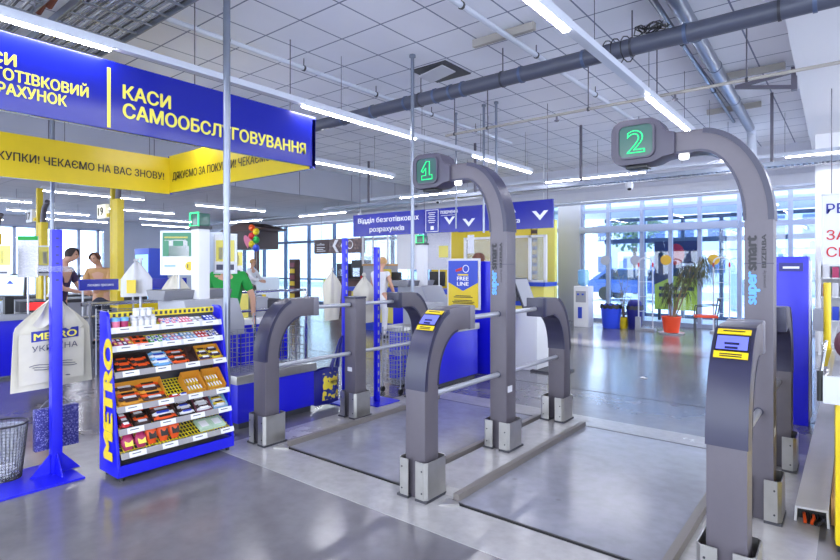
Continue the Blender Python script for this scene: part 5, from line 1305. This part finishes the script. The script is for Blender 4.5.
leaflet('small yellow price card behind the arch post', (-4.55, 7.30, 1.20), UX, 0.18, 0.26, 'white', [(0, 1, 0.3, 0.95, 'yellow_pale'), (0.1, 0.9, 0.08, 0.2, 'letter_grey')], zfloor=0.0)
t = thing('scanner_kiosk', 'white kiosk with tilted grey monitor and handset behind the arch post', 'kiosk', (-3.75, 7.3, 0))
MB().box(-4.0, -3.55, 7.12, 7.5, 0.0, 0.86).build('cabinet', 'white', t, bevel=0.01)
MB().box(-3.62, -3.15, 7.05, 7.5, 0.0, 0.025).build('floor_plate', 'darkgrey', t)
m = MB().obox((-3.92, 7.30, 1.12), (0.035, 0.01, -0.10), (0.03, 0.16, 0.0), (-0.012, 0.0, -0.03)).build('monitor', 'grey', t, bevel=0.008)
MB().obox((-3.80, 7.22, 1.12), (0.012, 0, 0), (0.03, 0.16, 0), (-0.09, 0, 0.22)).build('tilted_screen', 'darkgrey', t, bevel=0.006)
MB().obox((-3.786, 7.222, 1.125), (0.002, 0, 0), (0.028, 0.14, 0), (-0.08, 0, 0.195)).build('screen', 'lightgrey', t)
q = MB(); q.tube([(-3.66, 7.18, 0.92), (-3.60, 7.24, 0.97), (-3.54, 7.30, 0.98), (-3.48, 7.36, 0.95)], 0.025, 8); q.ellipsoid((-3.66, 7.18, 0.91), (0.045, 0.045, 0.035)); q.ellipsoid((-3.48, 7.36, 0.93), (0.045, 0.045, 0.035)); q.build('handset', 'black', t)
MB().box(-3.70, -3.48, 7.2, 7.4, 0.86, 0.90).build('handset_base', 'darkgrey', t)

# ------------------------------------------------------------------ service booth at the end of the hall
t = thing('service_booth', 'yellow and blue service booth with white framed glass screens', 'booth', (-6.9, 12.6, 0))
MB().box(-8.4, -5.95, 12.3, 12.9, 0.0, 0.35).build('blue_base', 'blue_plain', t)
MB().box(-8.4, -5.95, 12.3, 12.9, 0.35, 1.02).build('yellow_front', 'yellow_pale', t)
MB().box(-8.44, -5.90, 12.25, 12.95, 1.02, 1.12).build('blue_worktop', 'blue_plain', t)
MB().box(-8.4, -5.95, 12.285, 12.3, 0.52, 0.66).build('blue_stripe', 'blue_plain', t)
f = MB()
for x in (-8.3, -7.1, -6.35, -5.93): f.box(x-0.035, x+0.035, 12.32, 12.39, 1.12, 2.3)
f.box(-8.3, -5.93, 12.32, 12.39, 2.24, 2.3); f.box(-8.3, -5.93, 12.32, 12.39, 1.12, 1.17)
fr = f.build('screen_frame', 'white', t)
MB().box(-8.3, -5.93, 12.35, 12.356, 1.15, 2.26).build('glass', 'acrylic', fr)
t = thing('locker_wall', 'yellow panel wall with dark perforated strip beside the doors', 'panel wall', (-7.0, 13.6, 0))
for k, (x0, x1, m) in enumerate(((-10.2, -8.9, 'yellow'), (-8.88, -7.6, 'yellow'), (-7.58, -6.82, 'yellow'), (-6.62, -6.12, 'yellow_pale'))):
    MB().box(x0, x1, 13.3, 13.45, 0.55, 2.75).build('panel', m, t, bevel=0.006)
    MB().box(x0, x1, 13.29, 13.45, 0.0, 0.5).build('blue_base', 'blue_plain', t)
s_ = MB().box(-6.82, -6.62, 13.32, 13.45, 0.0, 2.75).build('dark_strip', 'choc', t)
for k in range(11): MB().box(-6.79, -6.65, 13.31, 13.325, 0.3+k*0.22, 0.42+k*0.22).build('strip_mark', 'yellow_dull', s_)
t = thing('service_desk', 'yellow fronted service desk with blue worktop under the department sign', 'desk', (-8.6, 9.5, 0))
MB().box(-9.6, -6.6, 9.3, 9.9, 0.0, 0.92).build('front', 'yellow_pale', t)
MB().box(-9.66, -6.54, 9.22, 9.95, 0.92, 1.02).build('worktop', 'blue_plain', t)
MB().box(-9.6, -6.6, 9.28, 9.3, 0.0, 0.2).build('plinth', 'blue_plain', t)
for k, (x, w, h, m) in enumerate(((-9.2, 0.2, 0.35, 'lightgrey'), (-8.5, 0.24, 0.3, 'darkgrey'), (-7.2, 0.2, 0.32, 'black'), (-6.8, 0.14, 0.22, 'yellow_dull'))):
    q = thing('desk_monitor', ['light grey device on the service desk by the shelf', 'dark grey monitor on the service desk, beside the white dress', 'black monitor on the service desk near the white column', 'small yellow holder on the service desk end'][k], 'desk device', (x, 9.6, 1.02))
    MB().box(x-w, x+w, 9.57, 9.63, 1.08, 1.08+h).build('screen_case', m, q, bevel=0.01); MB().box(x-0.06, x+0.06, 9.5, 9.7, 1.02, 1.08).build('foot', 'black', q)
leaflet('white framed text board on the service desk', (-7.35, 9.45, 1.45), UX, 0.62, 0.85, 'text_print', [(0.5, 0.9, 0.3, 0.6, 'yellow_pale')], frame='white', zfloor=1.02)
leaflet('plain white board beside the framed text board', (-8.3, 9.55, 1.45), UX, 0.6, 0.95, 'white', [], frame='white', zfloor=1.02)
one(MB().tube([(-8.55, 9.28, 1.05), (-8.55, 9.29, 1.45)], 0.2, 20), 'round_sign', 'yellow', 'round yellow sign beside the white dress at the desk', 'sign')
t = thing('display_case', 'tall glass display case with wooden base at the service desk', 'display case', (-9.9, 10.6, 0))
MB().box(-10.3, -9.4, 10.4, 10.8, 0, 1.55).build('cabinet', 'lightgrey', t)
fr = MB()
for x in (-10.3, -9.4):
    for y in (10.4, 10.8): fr.box(x-0.02, x+0.02, y-0.02, y+0.02, 1.55, 2.6)
fr.box(-10.32, -9.38, 10.38, 10.82, 2.58, 2.64); fr.build('case_frame', 'white', t)
MB().box(-10.28, -9.42, 10.42, 10.78, 1.58, 2.58).build('case_glass', 'acrylic', t)
MB().box(-10.32, -9.38, 10.38, 10.82, 1.53, 1.58).build('wooden_edge', 'tan', t)

# coffee counter with banner, dark kiosk, drink cooler, floor shelf
t = thing('coffee_counter', 'brown coffee counter under the bean printed banner', 'counter', (-12.6, 12.6, 0))
MB().box(-13.4, -10.6, 12.0, 12.7, 0.0, 1.05).build('front', 'brown', t)
MB().box(-13.46, -10.54, 11.95, 12.75, 1.05, 1.12).build('worktop', 'choc', t)
for k, (x, m, h) in enumerate(((-13.0, 'darkgrey', 0.5), (-12.3, 'black', 0.6), (-11.2, 'lightgrey', 0.45))):
    q = thing('coffee_machine', ['dark grey coffee machine on the brown counter', 'tall black coffee machine on the brown counter', 'light grey coffee machine at the end of the brown counter'][k], 'coffee machine', (x, 12.35, 1.12))
    MB().box(x-0.25, x+0.25, 12.15, 12.55, 1.12, 1.12+h).build('case', m, q, bevel=0.02); MB().box(x-0.15, x+0.15, 12.12, 12.15, 1.2, 1.2+h*0.45).build('outlet', 'chrome', q)
first = None
for k in range(9):
    x = -12.05+k*0.085
    if first is None:
        first = tag(MB().lathe((x, 12.1, 1.12), [(0.028, 0), (0.036, 0.10), (0.038, 0.104)], 10).build('paper_cup', 'red', origin=(x, 12.1, 1.12)), 'small paper cup in the row on the brown coffee counter', 'cup', 'paper cups on the coffee counter')
    else:
        dup(first, (x, 12.1+0.05*(k % 2), 1.12), first['label'], first['group'])
t = thing('coffee_banner', 'brown banner with coffee beans and white patterns', 'banner', (-13.5, 12.5, 1.95))
p = MB().box(-14.75, -12.30, 12.48, 12.52, 1.96, 2.45).build('panel', 'coffee', t)
MB().box(-14.70, -14.0, 12.47, 12.48, 1.99, 2.42).build('dark_field', 'choc', p)
text(p, 'coffee', 'letter_white', (-14.6, 12.468, 2.24), UX, V3, 0.09, w=0.4)
for a, z in ((0.42, 2.16), (0.34, 2.10), (0.45, 2.04)): MB().box(-14.6, -14.6+a, 12.466, 12.47, z, z+0.02).build('text_line', 'letter_white', p)
for x in (-13.65, -13.25): MB().prism([(x-0.02, 2.42), (x+0.14, 2.42), (x-0.02, 2.22), (x+0.16, 1.99), (x+0.04, 1.99), (x-0.14, 2.21)], 'XZ', 12.466, 12.48).build('white_pattern', 'letter_white', p, smooth=False)
MB().tube([(-12.95+0.13*math.cos(a), 12.47, 2.24+0.13*math.sin(a)) for a in [2*PI*k/20 for k in range(21)]], 0.015, 5).build('round_pattern', 'letter_white', p)
for x in (-14.4, -12.6): MB().tube([(x, 12.5, 2.45), (x, 12.5, 3.41)], 0.006, 5).build('hanger_wire', 'bracket', t)
t = thing('snack_kiosk', 'dark kiosk with pitched roof and pink heart sign', 'kiosk', (-18.6, 12.4, 0))
MB().box(-20.0, -17.7, 12.2, 13.2, 0, 1.1).build('counter', 'shirt_white', t)
MB().box(-20.0, -17.75, 12.15, 13.2, 2.2, 2.95).build('fascia', 'choc', t)
MB().prism([(-20.2, 2.95), (-18.7, 3.25), (-17.2, 2.95), (-17.6, 2.90), (-19.8, 2.90)], 'XZ', 12.1, 13.3).build('roof', 'brown', t)
for x in (-19.9, -17.85): MB().box(x-0.06, x+0.06, 12.2, 12.35, 1.1, 2.2).build('post', 'brown', t)
h_ = [(0.26*math.sin(a)**3, 0.20*math.cos(a)-0.085*math.cos(2*a)-0.035*math.cos(3*a)) for a in [2*PI*k/24 for k in range(24)]]
MB().prism([(-18.25+x, 2.52+z*1.2) for x, z in h_], 'XZ', 12.13, 12.15).build('heart_sign', 'pink', t, smooth=False)
MB().ellipsoid((-19.4, 12.12, 2.5), (0.2, 0.03, 0.28)).build('pale_figure', 'lightgrey', t)
for k, m in enumerate(('orange', 'yellow', 'red', 'green', 'yellow', 'blue_plain')):
    q = thing('party_balloon', ['orange', 'bright yellow', 'red', 'green', 'lower yellow', 'blue'][k]+' balloon in the bunch beside the dark kiosk', 'balloon', (-17.3+0.12*(k % 2), 12.2, 2.1))
    c = (-17.40+0.27*(k % 2), 11.75, 2.95-0.15*k)
    MB().ellipsoid(c, (0.12, 0.12, 0.135), 12, 8).build('balloon_skin', m, q); MB().tube([(c[0], c[1], c[2]-0.13), (c[0], c[1]+0.02, 0.0)], 0.004, 4).build('string', 'white', q)
for k, (x, y, m, w, lab) in enumerate(((-17.9, 8.3, 'blue_plain', 0.5, 'drinks cooler with lit blue door past the yellow pillar 19'),)):
    t = thing('drinks_cooler', lab, 'cooler', (x, y, 0))
    MB().box(x-w, x+w, y-0.3, y+0.3, 0, 2.1).build('case', m, t, bevel=0.01); MB().box(x-w+0.06, x+w-0.06, y-0.31, y-0.3, 0.3, 1.9).build('lit_door', 'cooler_lit', t)
for k, (x, y, m) in enumerate(((-14.4, 13.9, 'sky_blue'), (-13.0, 13.9, 'lime'), (-16.2, 13.9, 'lime'))):
    t = thing('window_poster', ['blue triangle sticker sheet on the glass wall', 'lime green sticker sheet on the glass wall', 'lime sheet low on the glass wall beside the kiosk'][k], 'poster', (x, 14.6, 0.4))
    MB().box(x-0.5, x+0.5, 14.60, 14.62, 0.4, 1.0 if k else 1.9).build('sheet', m if k else 'acrylic', t)
    if not k:
        for z in (0.75, 1.45): MB().prism([(x-0.4, z), (x+0.3, z+0.3), (x+0.3, z-0.3)], 'XZ', 14.59, 14.6).build('triangle', 'sky_blue', t, smooth=False)
t = thing('leaflet_rack', 'dark leaflet rack with yellow sheets by the glass wall', 'rack', (-14.2, 11.2, 0))
MB().box(-14.35, -14.05, 11.1, 11.3, 0, 1.75).build('frame', 'choc', t)
for k in range(6): MB().box(-14.32, -14.08, 11.08, 11.1, 0.5+k*0.2, 0.64+k*0.2).build('leaflet', ['yellow_dull', 'card_mauve'][k % 2], t)
# ------------------------------------------------------------------ by the entrance doors
t = thing('water_cooler', 'white water cooler with blue bottle beside the doors', 'water cooler', (-5.30, 13.2, 0))
MB().box(-5.50, -5.12, 13.05, 13.4, 0.0, 1.02).build('body', 'white', t, bevel=0.02)
MB().box(-5.44, -5.18, 13.04, 13.05, 0.62, 0.90).build('tap_recess', 'lightgrey', t)
for x in (-5.37, -5.25): MB().box(x-0.02, x+0.02, 13.0, 13.05, 0.80, 0.84).build('tap', 'blue_plain', t)
MB().box(-5.38, -5.28, 13.03, 13.05, 0.22, 0.5).build('front_label', 'blue_plain', t)
MB().lathe((-5.31, 13.22, 1.02), [(0.06, 0), (0.13, 0.06), (0.14, 0.12), (0.135, 0.2), (0.14, 0.28), (0.14, 0.38), (0.10, 0.42)], 18).build('water_bottle', 'water_blue', t)
def bin_(label, x, y, r, h, m, bagm, lid=False):
    t = thing('waste_bin', label, 'bin', (x, y, 0))
    MB().lathe((x, y, 0), [(r*0.78, 0), (r*0.80, 0.01), (r, h), (r*0.96, h), (r*0.76, 0.02)], 20).build('bucket', m, t)
    q = MB()
    q.sheet(lambda u, v: Vector((x+r*(1.02+0.05*math.sin(9*2*PI*u)*v)*math.cos(2*PI*u), y+r*(1.02+0.05*math.cos(7*2*PI*u)*v)*math.sin(2*PI*u), h+0.02-0.09*v+0.015*math.sin(11*2*PI*u))), 36, 4, 0.004); q.build('bin_liner', bagm, t)
    if lid: MB().ellipsoid((x, y, h+0.06), (r*0.9, r*0.9, 0.12), 16, 8).build('lid', m, t)
bin_('bright blue waste bin with black liner beside the water cooler', -4.66, 13.35, 0.25, 0.56, 'bin_blue', 'black')
bin_('dark blue bin with domed lid beside the small yellow pot', -4.14, 13.5, 0.19, 0.54, 'blue_dark', 'darkgrey', True)
def potted(label, x, y, r, h, m, kind, saucer=None):
    t = thing('potted_plant', label, 'plant', (x, y, 0))
    b0 = 0.03 if saucer else 0
    p = MB().lathe((x, y, b0), [(r*0.78, 0), (r, h*0.9), (r*1.06, h*0.9), (r*1.06, h), (r*0.94, h), (r*0.92, h*0.85)], 20).build('pot', m, t)
    MB().lathe((x, y, b0), [(r*0.9, h*0.84), (r*0.9, h*0.86)], 16).build('soil', 'soil', p)
    if saucer: MB().lathe((x, y, 0), [(r*1.25, 0), (r*1.4, 0.03), (r*1.3, 0.03), (r*1.2, 0.012)], 20).build('saucer', saucer, t)
    f = MB(); s = MB(); rnd = random.Random(kind)
    if kind == 1:      # dracaena: leaning canes with drooping rosettes
        for (dx, dy, z, n, fl) in ((0.95, 0.35, 1.66, 90, 0.5), (0.62, 0.3, 1.55, 80, 0.45), (-0.08, 0.0, 1.10, 100, 0.36), (0.35, 0.1, 1.45, 60, 0.42), (0.45, 0.2, 1.25, 30, 0.36)):
            top = Vector((x+dx*0.62, y+dy*0.62, z)); base = Vector((x+dx*0.08, y+dy*0.08, h))
            s.tube([base, base.lerp(top, 0.5)+Vector((-0.03, 0, 0.02)), top], 0.017, 6, r1=0.010)
            for k in range(n):
                a = rnd.random()*2*PI; L = fl*rnd.uniform(0.5, 1); d = Vector((math.cos(a), math.sin(a), 0)); u = rnd.uniform(0.1, 0.9)
                st_ = top-Vector((0, 0, rnd.random()*0.42)); wv = Vector((-d.y, d.x, 0))*0.009
                pts = [st_, st_+d*L*0.35+Vector((0, 0, 0.10*u)), st_+d*L*0.62+Vector((0, 0, -0.06)), st_+d*L*0.72+Vector((0, 0, -0.34*L/0.5))]
                vs = []
                for i, q in enumerate(pts):
                    w = (0.6, 1, 0.8, 0.1)[i]; vs += [q-wv*w, q+wv*w]
                f.add(vs, [(0, 1, 3, 2), (2, 3, 5, 4), (4, 5, 7, 6)])
        s.build('cane', 'stem', t); f.build('foliage', 'leaf_dry', t)
    else:
        for k in range(7):
            a = rnd.random()*2*PI; top = Vector((x+math.cos(a)*rnd.uniform(.06, .22), y+math.sin(a)*0.16, rnd.uniform(0.7, 1.25)*h/0.25))
            top.z = rnd.uniform(0.75, 1.45); base = Vector((x, y, h*0.85)); mid = base.lerp(top, 0.5)+Vector((0.06*math.cos(a*3), 0, 0.05))
            s.tube([base, mid, top], 0.010, 5, r1=0.004)
            for j in range(20):
                c = base.lerp(top, rnd.uniform(0.3, 1.0)); b_ = rnd.random()*2*PI; d = Vector((math.cos(b_), math.sin(b_), rnd.uniform(-.2, .6))).normalized(); w = Vector((-d.y, d.x, 0))*0.014
                f.add([c, c+d*0.06-w, c+d*0.15, c+d*0.06+w], [(0, 1, 2, 3)])
        s.build('stem', 'stem', t); f.build('foliage', 'leaf', t)
potted('tall drooping plant with leaning canes in an orange red pot', -3.2, 13.05, 0.20, 0.36, 'terracotta', 1, 'offwhite')
potted('thin sparse plant in a small yellow pot between two bins', -4.42, 13.52, 0.13, 0.27, 'yellow', 2)
def antenna(label, x, y):
    t = thing('security_antenna', label, 'security gate', (x, y, 0))
    m = MB(); hw, H_ = 0.16, 1.72
    pts = [(x-hw, y, 0), (x-hw, y, H_-0.12)]+[(x-hw*math.cos(a), y, H_-0.12+0.12*math.sin(a)) for a in [PI*k/8 for k in range(1, 8)]]+[(x+hw, y, H_-0.12), (x+hw, y, 0)]
    m.tube(pts, 0.016, 8); m.build('loop', 'antenna', t)
    for z in (0.45, 0.8, 1.15, 1.45): MB().tube([(x-hw, y, z), (x+hw, y, z)], 0.008, 6).build('bar', 'antenna', t)
    MB().box(x-hw-0.06, x+hw+0.06, y-0.09, y+0.09, 0, 0.05).build('foot', 'lightgrey', t)
    for s in (-1, 1): MB().tube([(x+s*hw, y, 1.5), (x+s*hw, y, 1.6)], 0.020, 8).build('red_sleeve', 'red', t)
antenna('white looped security antenna between the dark bin and the plant', -3.83, 13.3)
antenna('white looped security antenna behind the chair', -2.32, 13.75)
t = thing('door_bollard', 'small grey box post on the floor beside the dark blue bin', 'post', (-3.98, 13.25, 0)); MB().box(-4.04, -3.93, 13.2, 13.3, 0, 0.32).build('box', 'lightgrey', t, bevel=0.01)
t = thing('chair', 'dark framed chair with orange seat before the glass doors', 'chair', (-2.45, 12.8, 0))
A_, B_ = Vector((0.96, 0.28, 0)), Vector((-0.28, 0.96, 0)); c0 = Vector((-2.47, 12.85, 0))
q = MB().obox(c0+Vector((0, 0, 0.45)), A_*0.22, B_*0.21, Vector((0, 0, 0.022))).build('seat', 'terracotta', t, bevel=0.012)
for a in (-1, 1):
    for b_ in (-1, 1):
        f = c0+A_*a*0.2+B_*b_*0.19
        MB().tube([f, f+Vector((0, 0, 0.44))], 0.013, 8).build('leg', 'darkgrey', t)
for b_ in (-1, 1): MB().tube([c0+A_*0.2+B_*b_*0.19+Vector((0, 0, 0.44)), c0+A_*0.26+B_*b_*0.19+Vector((0, 0, 0.82))], 0.013, 8).build('back_post', 'darkgrey', t)
MB().obox(c0+A_*0.255+Vector((0, 0, 0.80)), A_*0.012, B_*0.2, Vector((0, 0, 0.03))).build('top_rail', 'darkgrey', t, bevel=0.006)
for b_ in (-1, 1): MB().tube([c0-A_*0.18+B_*b_*0.22+Vector((0, 0, 0.66)), c0+A_*0.24+B_*b_*0.2+Vector((0, 0, 0.70))], 0.011, 8).build('armrest', 'darkgrey', t); MB().tube([c0-A_*0.2+B_*b_*0.2+Vector((0, 0, 0.44)), c0-A_*0.18+B_*b_*0.22+Vector((0, 0, 0.66))], 0.011, 8).build('arm_post', 'darkgrey', t)
for k, (x, m, w) in enumerate(((-5.27, 'sticker_grey', 'grey, beside the water cooler'), (-4.48, 'sticker_grey', 'grey, above the dark blue bin'), (-3.72, 'sticker', 'gold, above the drooping plant'), (-2.64, 'sticker', 'gold, above the chair'))):
    one(MB().tube([(x, 14.63, 1.68), (x, 14.694, 1.68)], 0.13, 20), 'door_sticker', m, 'round sticker on the glass door, '+w, 'sticker')
t = thing('outdoor_poster', 'dark and lime poster standing outside the glass doors', 'poster', (-3.75, 16.2, 0.3))
p = MB().box(-4.42, -3.20, 16.2, 16.24, 0.30, 2.22).build('board', 'lime', t)
MB().box(-4.42, -3.20, 16.185, 16.2, 1.25, 2.22).build('dark_photo', 'poster_dark', p)
MB().ellipsoid((-3.85, 16.185, 1.85), (0.22, 0.02, 0.3)).build('red_figure', 'red', p)
MB().prism([(-4.42, 1.0), (-3.9, 1.25), (-3.2, 1.15), (-3.2, 1.3), (-4.42, 1.3)], 'XZ', 16.18, 16.19).build('dark_edge', 'poster_dark', p, smooth=False)
MB().box(-3.7, -3.2, 16.178, 16.185, 1.52, 1.60).build('light_text', 'letter_white', p)
for a, z in ((0.9, 0.85), (0.7, 0.66)): MB().box(-4.3, -4.3+a, 16.19, 16.2, z, z+0.10).build('dark_text', 'letter_dark', p)
for x in (-4.3, -3.3): MB().box(x-0.03, x+0.03, 16.2, 16.3, 0, 0.32).build('leg', 'darkgrey', t)
def car(label, x, y, m, L=4.2):
    t = thing('car', label, 'car', (x, y, 0))
    prof = [(-L/2, 0.35), (L/2, 0.35), (L/2, 0.75), (L*0.32, 0.88), (L*0.18, 1.42), (-L*0.28, 1.45), (-L*0.46, 0.95), (-L/2, 0.85)]
    MB().prism([(x+a, z) for a, z in prof], 'XZ', y-0.85, y+0.85).build('body', m, t, bevel=0.06)
    for s in (-1, 1):
        MB().prism([(x+L*0.26, 0.92), (x+L*0.16, 1.36), (x-L*0.26, 1.38), (x-L*0.38, 0.95)], 'XZ', y+s*0.852-0.004, y+s*0.852+0.004).build('side_window', 'carglass', t)
        for a in (-0.3, 0.3): MB().tube([(x+L*a, y+s*0.7, 0.31), (x+L*a, y+s*0.88, 0.31)], 0.31, 16).build('wheel', 'black', t)
car('blue car parked behind the glass doors', -7.5, 25.2, 'car_blue')
car('grey car parked farther along the street', -1.6, 26.0, 'car_grey')
car('pale car parked at the far end of the road', 2.8, 29.0, 'white')
for k, (x, y) in enumerate(((-9.5, 31), (0.5, 32), (-16, 30))):
    t = thing('street_tree', ['street tree across the road behind the blue car', 'street tree across the road near the pale car', 'street tree beside the low building'][k], 'tree', (x, y, 0))
    MB().tube([(x, y, 0), (x, y, 2.6)], 0.13, 8).build('trunk', 'stem', t)
    q = MB(); rnd = random.Random(k)
    for j in range(500):
        d = Vector((rnd.gauss(0, 1), rnd.gauss(0, 1), rnd.gauss(0, 1))).normalized()*rnd.uniform(.5, 1.6); c = Vector((x, y, 3.8))+d; a = Vector((rnd.uniform(-1, 1), rnd.uniform(-1, 1), rnd.uniform(-1, 1))).normalized()*0.16; b_ = a.orthogonal().normalized()*0.1
        q.add([c-a, c-b_, c+a, c+b_], [(0, 1, 2, 3)])
    q.build('foliage', 'leaf', t, smooth=False)

# ------------------------------------------------------------------ shop side
t = thing('blue_totem', 'tall blue cabinet with slot window behind the gate with the green 2', 'cabinet', (-0.45, 6.4, 0))
MB().box(-0.62, -0.33, 6.25, 6.55, 0, 1.60).build('body', 'blue', t, bevel=0.006)
MB().box(-0.56, -0.37, 6.242, 6.25, 1.46, 1.54).build('slot_window', 'blue_dark', t)
MB().box(-0.53, -0.40, 6.238, 6.243, 1.485, 1.505).build('slot_text', 'letter_white', t)
MB().box(-0.33, -0.315, 6.30, 6.50, 0.05, 1.56).build('white_side', 'white', t)
MB().box(-0.3, -0.2, 6.3, 6.5, 0.9, 1.1).build('side_box', 'lightgrey', t)
t = thing('rule_sign', 'white framed sign with blue and red capitals hanging over the shop checkout', 'sign', (-0.05, 8.0, 1.52))
p = MB().box(-0.285, 0.55, 7.99, 8.02, 1.52, 2.36).build('board', 'white', t)
fr = MB(); fr.box(-0.295, 0.56, 7.985, 8.025, 2.345, 2.365); fr.box(-0.295, 0.56, 7.985, 8.025, 1.51, 1.53)
for x in (-0.29, 0.555): fr.box(x-0.008, x+0.008, 7.985, 8.025, 1.51, 2.365)
fr.build('frame', 'alu', t)
text(p, 'РЕ', 'letter_blue', (-0.25, 7.989, 2.13), UX, V3, 0.115, bold=0.01)
text(p, 'ЗА', 'letter_red', (-0.25, 7.989, 1.82), UX, V3, 0.115, bold=0.01)
text(p, 'СI', 'letter_red', (-0.25, 7.989, 1.62), UX, V3, 0.115, bold=0.01)
for x in (-0.2, 0.45): MB().tube([(x, 8.0, 2.36), (x, 8.0, 3.6)], 0.005, 5).build('hanger_wire', 'bracket', t)
t = thing('goods_shelf', 'white shelf unit with coloured packets along the white wall', 'shelf', (0.6, 11.5, 0))
for z in (0.2, 0.6, 1.0, 1.32, 1.62): MB().box(-0.45, 2.2, 11.45, 11.85, z-0.02, z).build('board', 'white', t)
for x in (-0.45, 0.85, 2.2): MB().box(x-0.02, x+0.02, 11.45, 11.85, 0, 1.7).build('upright', 'white', t)
cols = ['red', 'green', 'blue_plain', 'offwhite', 'pink', 'sky_blue', 'magenta', 'orange', 'lightgrey', 'blue_plain']
names = {'red': 'red', 'green': 'green', 'blue_plain': 'blue', 'offwhite': 'cream', 'pink': 'pink', 'sky_blue': 'light blue', 'magenta': 'magenta', 'orange': 'orange', 'lightgrey': 'grey'}
levels = {0.6: 'on the second lowest board', 1.0: 'on the middle board', 1.32: 'on the second highest board', 1.62: 'on the top board'}
for z, lw in levels.items():
    for k in range(9):
        x = -0.36+k*0.125; m = cols[(k*3+int(z*10)) % 10]
        o = MB().box(x-0.045, x+0.045, 11.47, 11.6, z, z+0.18+0.05*((k*7+int(z*13)) % 3)/2).build('product_box', m, origin=(x, 11.53, z), bevel=0.004)
        tag(o, names[m]+' packet '+lw+' of the white shelf unit', 'packet', names[m]+' packets '+lw)
t = thing('shop_checkout', 'shop checkout with steel belt end and yellow body beside the gate', 'checkout', (0.35, 5.6, 0))
MB().box(-0.078, 1.1, 3.57, 4.9, 0.035, 0.79).build('yellow_body', 'yellow', t, bevel=0.03)
MB().box(-0.065, 1.08, 3.60, 4.88, 0.0, 0.04).build('plinth', 'black', t)
MB().box(-0.12, 1.1, 3.55, 8.6, 0.79, 0.92).build('belt_frame', 'steel', t, bevel=0.006)
MB().box(-0.09, 1.0, 3.60, 8.58, 0.915, 0.93).build('belt', 'lightgrey', t)
MB().box(-0.07, 1.1, 4.9, 8.4, 0.0, 0.79).build('lower_panel', 'brown', t)
MB().box(-0.05, 0.5, 3.536, 3.541, 0.855, 0.87).build('green_strip', 'led_green', t)
MB().box(-0.125, 1.0, 3.54, 3.55, 0.785, 0.93).build('end_plate', 'alu', t)
MB().tube([(-0.138, 3.57, 0.79), (-0.138, 3.57, 0.95)], 0.014, 10).build('bumper_post', 'black', t)
MB().tube([(-0.135, 3.58, 0.93), (-0.12, 3.62, 1.06), (-0.115, 3.66, 1.10)], 0.008, 8).build('side_rail', 'chrome', t)
t = thing('yellow_post', 'slim yellow post rising beside the checkout belt', 'post', (-0.145, 4.8, 0.8))
MB().tube([(-0.145, 4.8, 0.80), (-0.145, 4.8, 1.39)], 0.022, 10).build('shaft', 'yellow', t); MB().box(-0.17, -0.115, 4.76, 4.84, 0.80, 0.92).build('clamp', 'yellow_dull', t)
t = thing('till_equipment', 'dark till equipment with handset on the shop checkout', 'till', (0.1, 6.5, 0.93))
for k, (x, y, w, z0, z1, m) in enumerate(((0.02, 6.2, 0.07, 0.93, 1.18, 'darkgrey'), (0.12, 6.4, 0.1, 0.93, 1.38, 'black'), (0.3, 6.6, 0.14, 0.93, 1.42, 'grey'), (-0.04, 6.62, 0.05, 0.93, 1.28, 'plum'))):
    MB().box(x-w, x+w, y-0.06, y+0.06, z0, z1).build(['printer', 'display', 'monitor', 'handset'][k], m, t, bevel=0.01)
t = thing('white_till_box', 'white box standing on the belt near the onion net', 'box', (0.15, 5.2, 0.93)); MB().box(0.0, 0.5, 5.0, 5.4, 0.93, 1.16).build('case', 'offwhite', t, bevel=0.015)
q = MB().ellipsoid((0.06, 4.1, 1.04), (0.15, 0.16, 0.11), 18, 12)
q.v = [tuple(Vector((0.06, 4.1, 1.04))+(Vector(v)-Vector((0.06, 4.1, 1.04)))*(1+0.09*math.sin(34*v[0])*math.sin(31*v[1]+9*v[2]))) for v in q.v]
one(q, 'onion_net', 'card_mauve', 'knobbly mauve net of onions lying on the checkout belt', 'net bag')
# floor duct
t = thing('cable_duct', 'long aluminium cable duct on the floor beside the shop checkout', 'cable duct', (-0.19, 5.6, 0))
MB().band([(-0.275, 0.0), (-0.27, 0.09), (-0.11, 0.10), (-0.105, 0.0)], [(-0.262, 0.0), (-0.258, 0.08), (-0.122, 0.088), (-0.118, 0.0)], 'XZ', 3.88, 7.4).build('cover', 'offwhite', t, smooth=False)
MB().box(-0.255, -0.125, 3.95, 3.96, 0.0, 0.08).build('dark_inside', 'black', t)
for k, m in enumerate(('orange', 'black', 'orange', 'black', 'darkgrey')):
    x = -0.235+k*0.023; MB().tube([(x, 3.99, 0.03+0.012*(k % 2)), (x+0.01, 3.90, 0.035), (x-0.008*(k-2), 3.86, 0.014)], 0.009, 6).build('cable', m, t)
MB().box(-0.104, -0.082, 5.05, 5.15, 0.0, 0.10).build('clip', 'white', t)
MB().box(-0.102, -0.082, 3.95, 5.0, 0.0, 0.16).build('wood_edge', 'tan', t)
# paper scrap on the floor
one(MB().sheet(lambda u, v: Vector((-2.25+0.09*u, 7.55+0.07*v, 0.006+0.012*math.sin(6*u)*math.sin(5*v)**2)), 5, 5, 0.001), 'paper_scrap', 'white', 'small white paper scrap lying on the floor of the wide lane', 'paper')
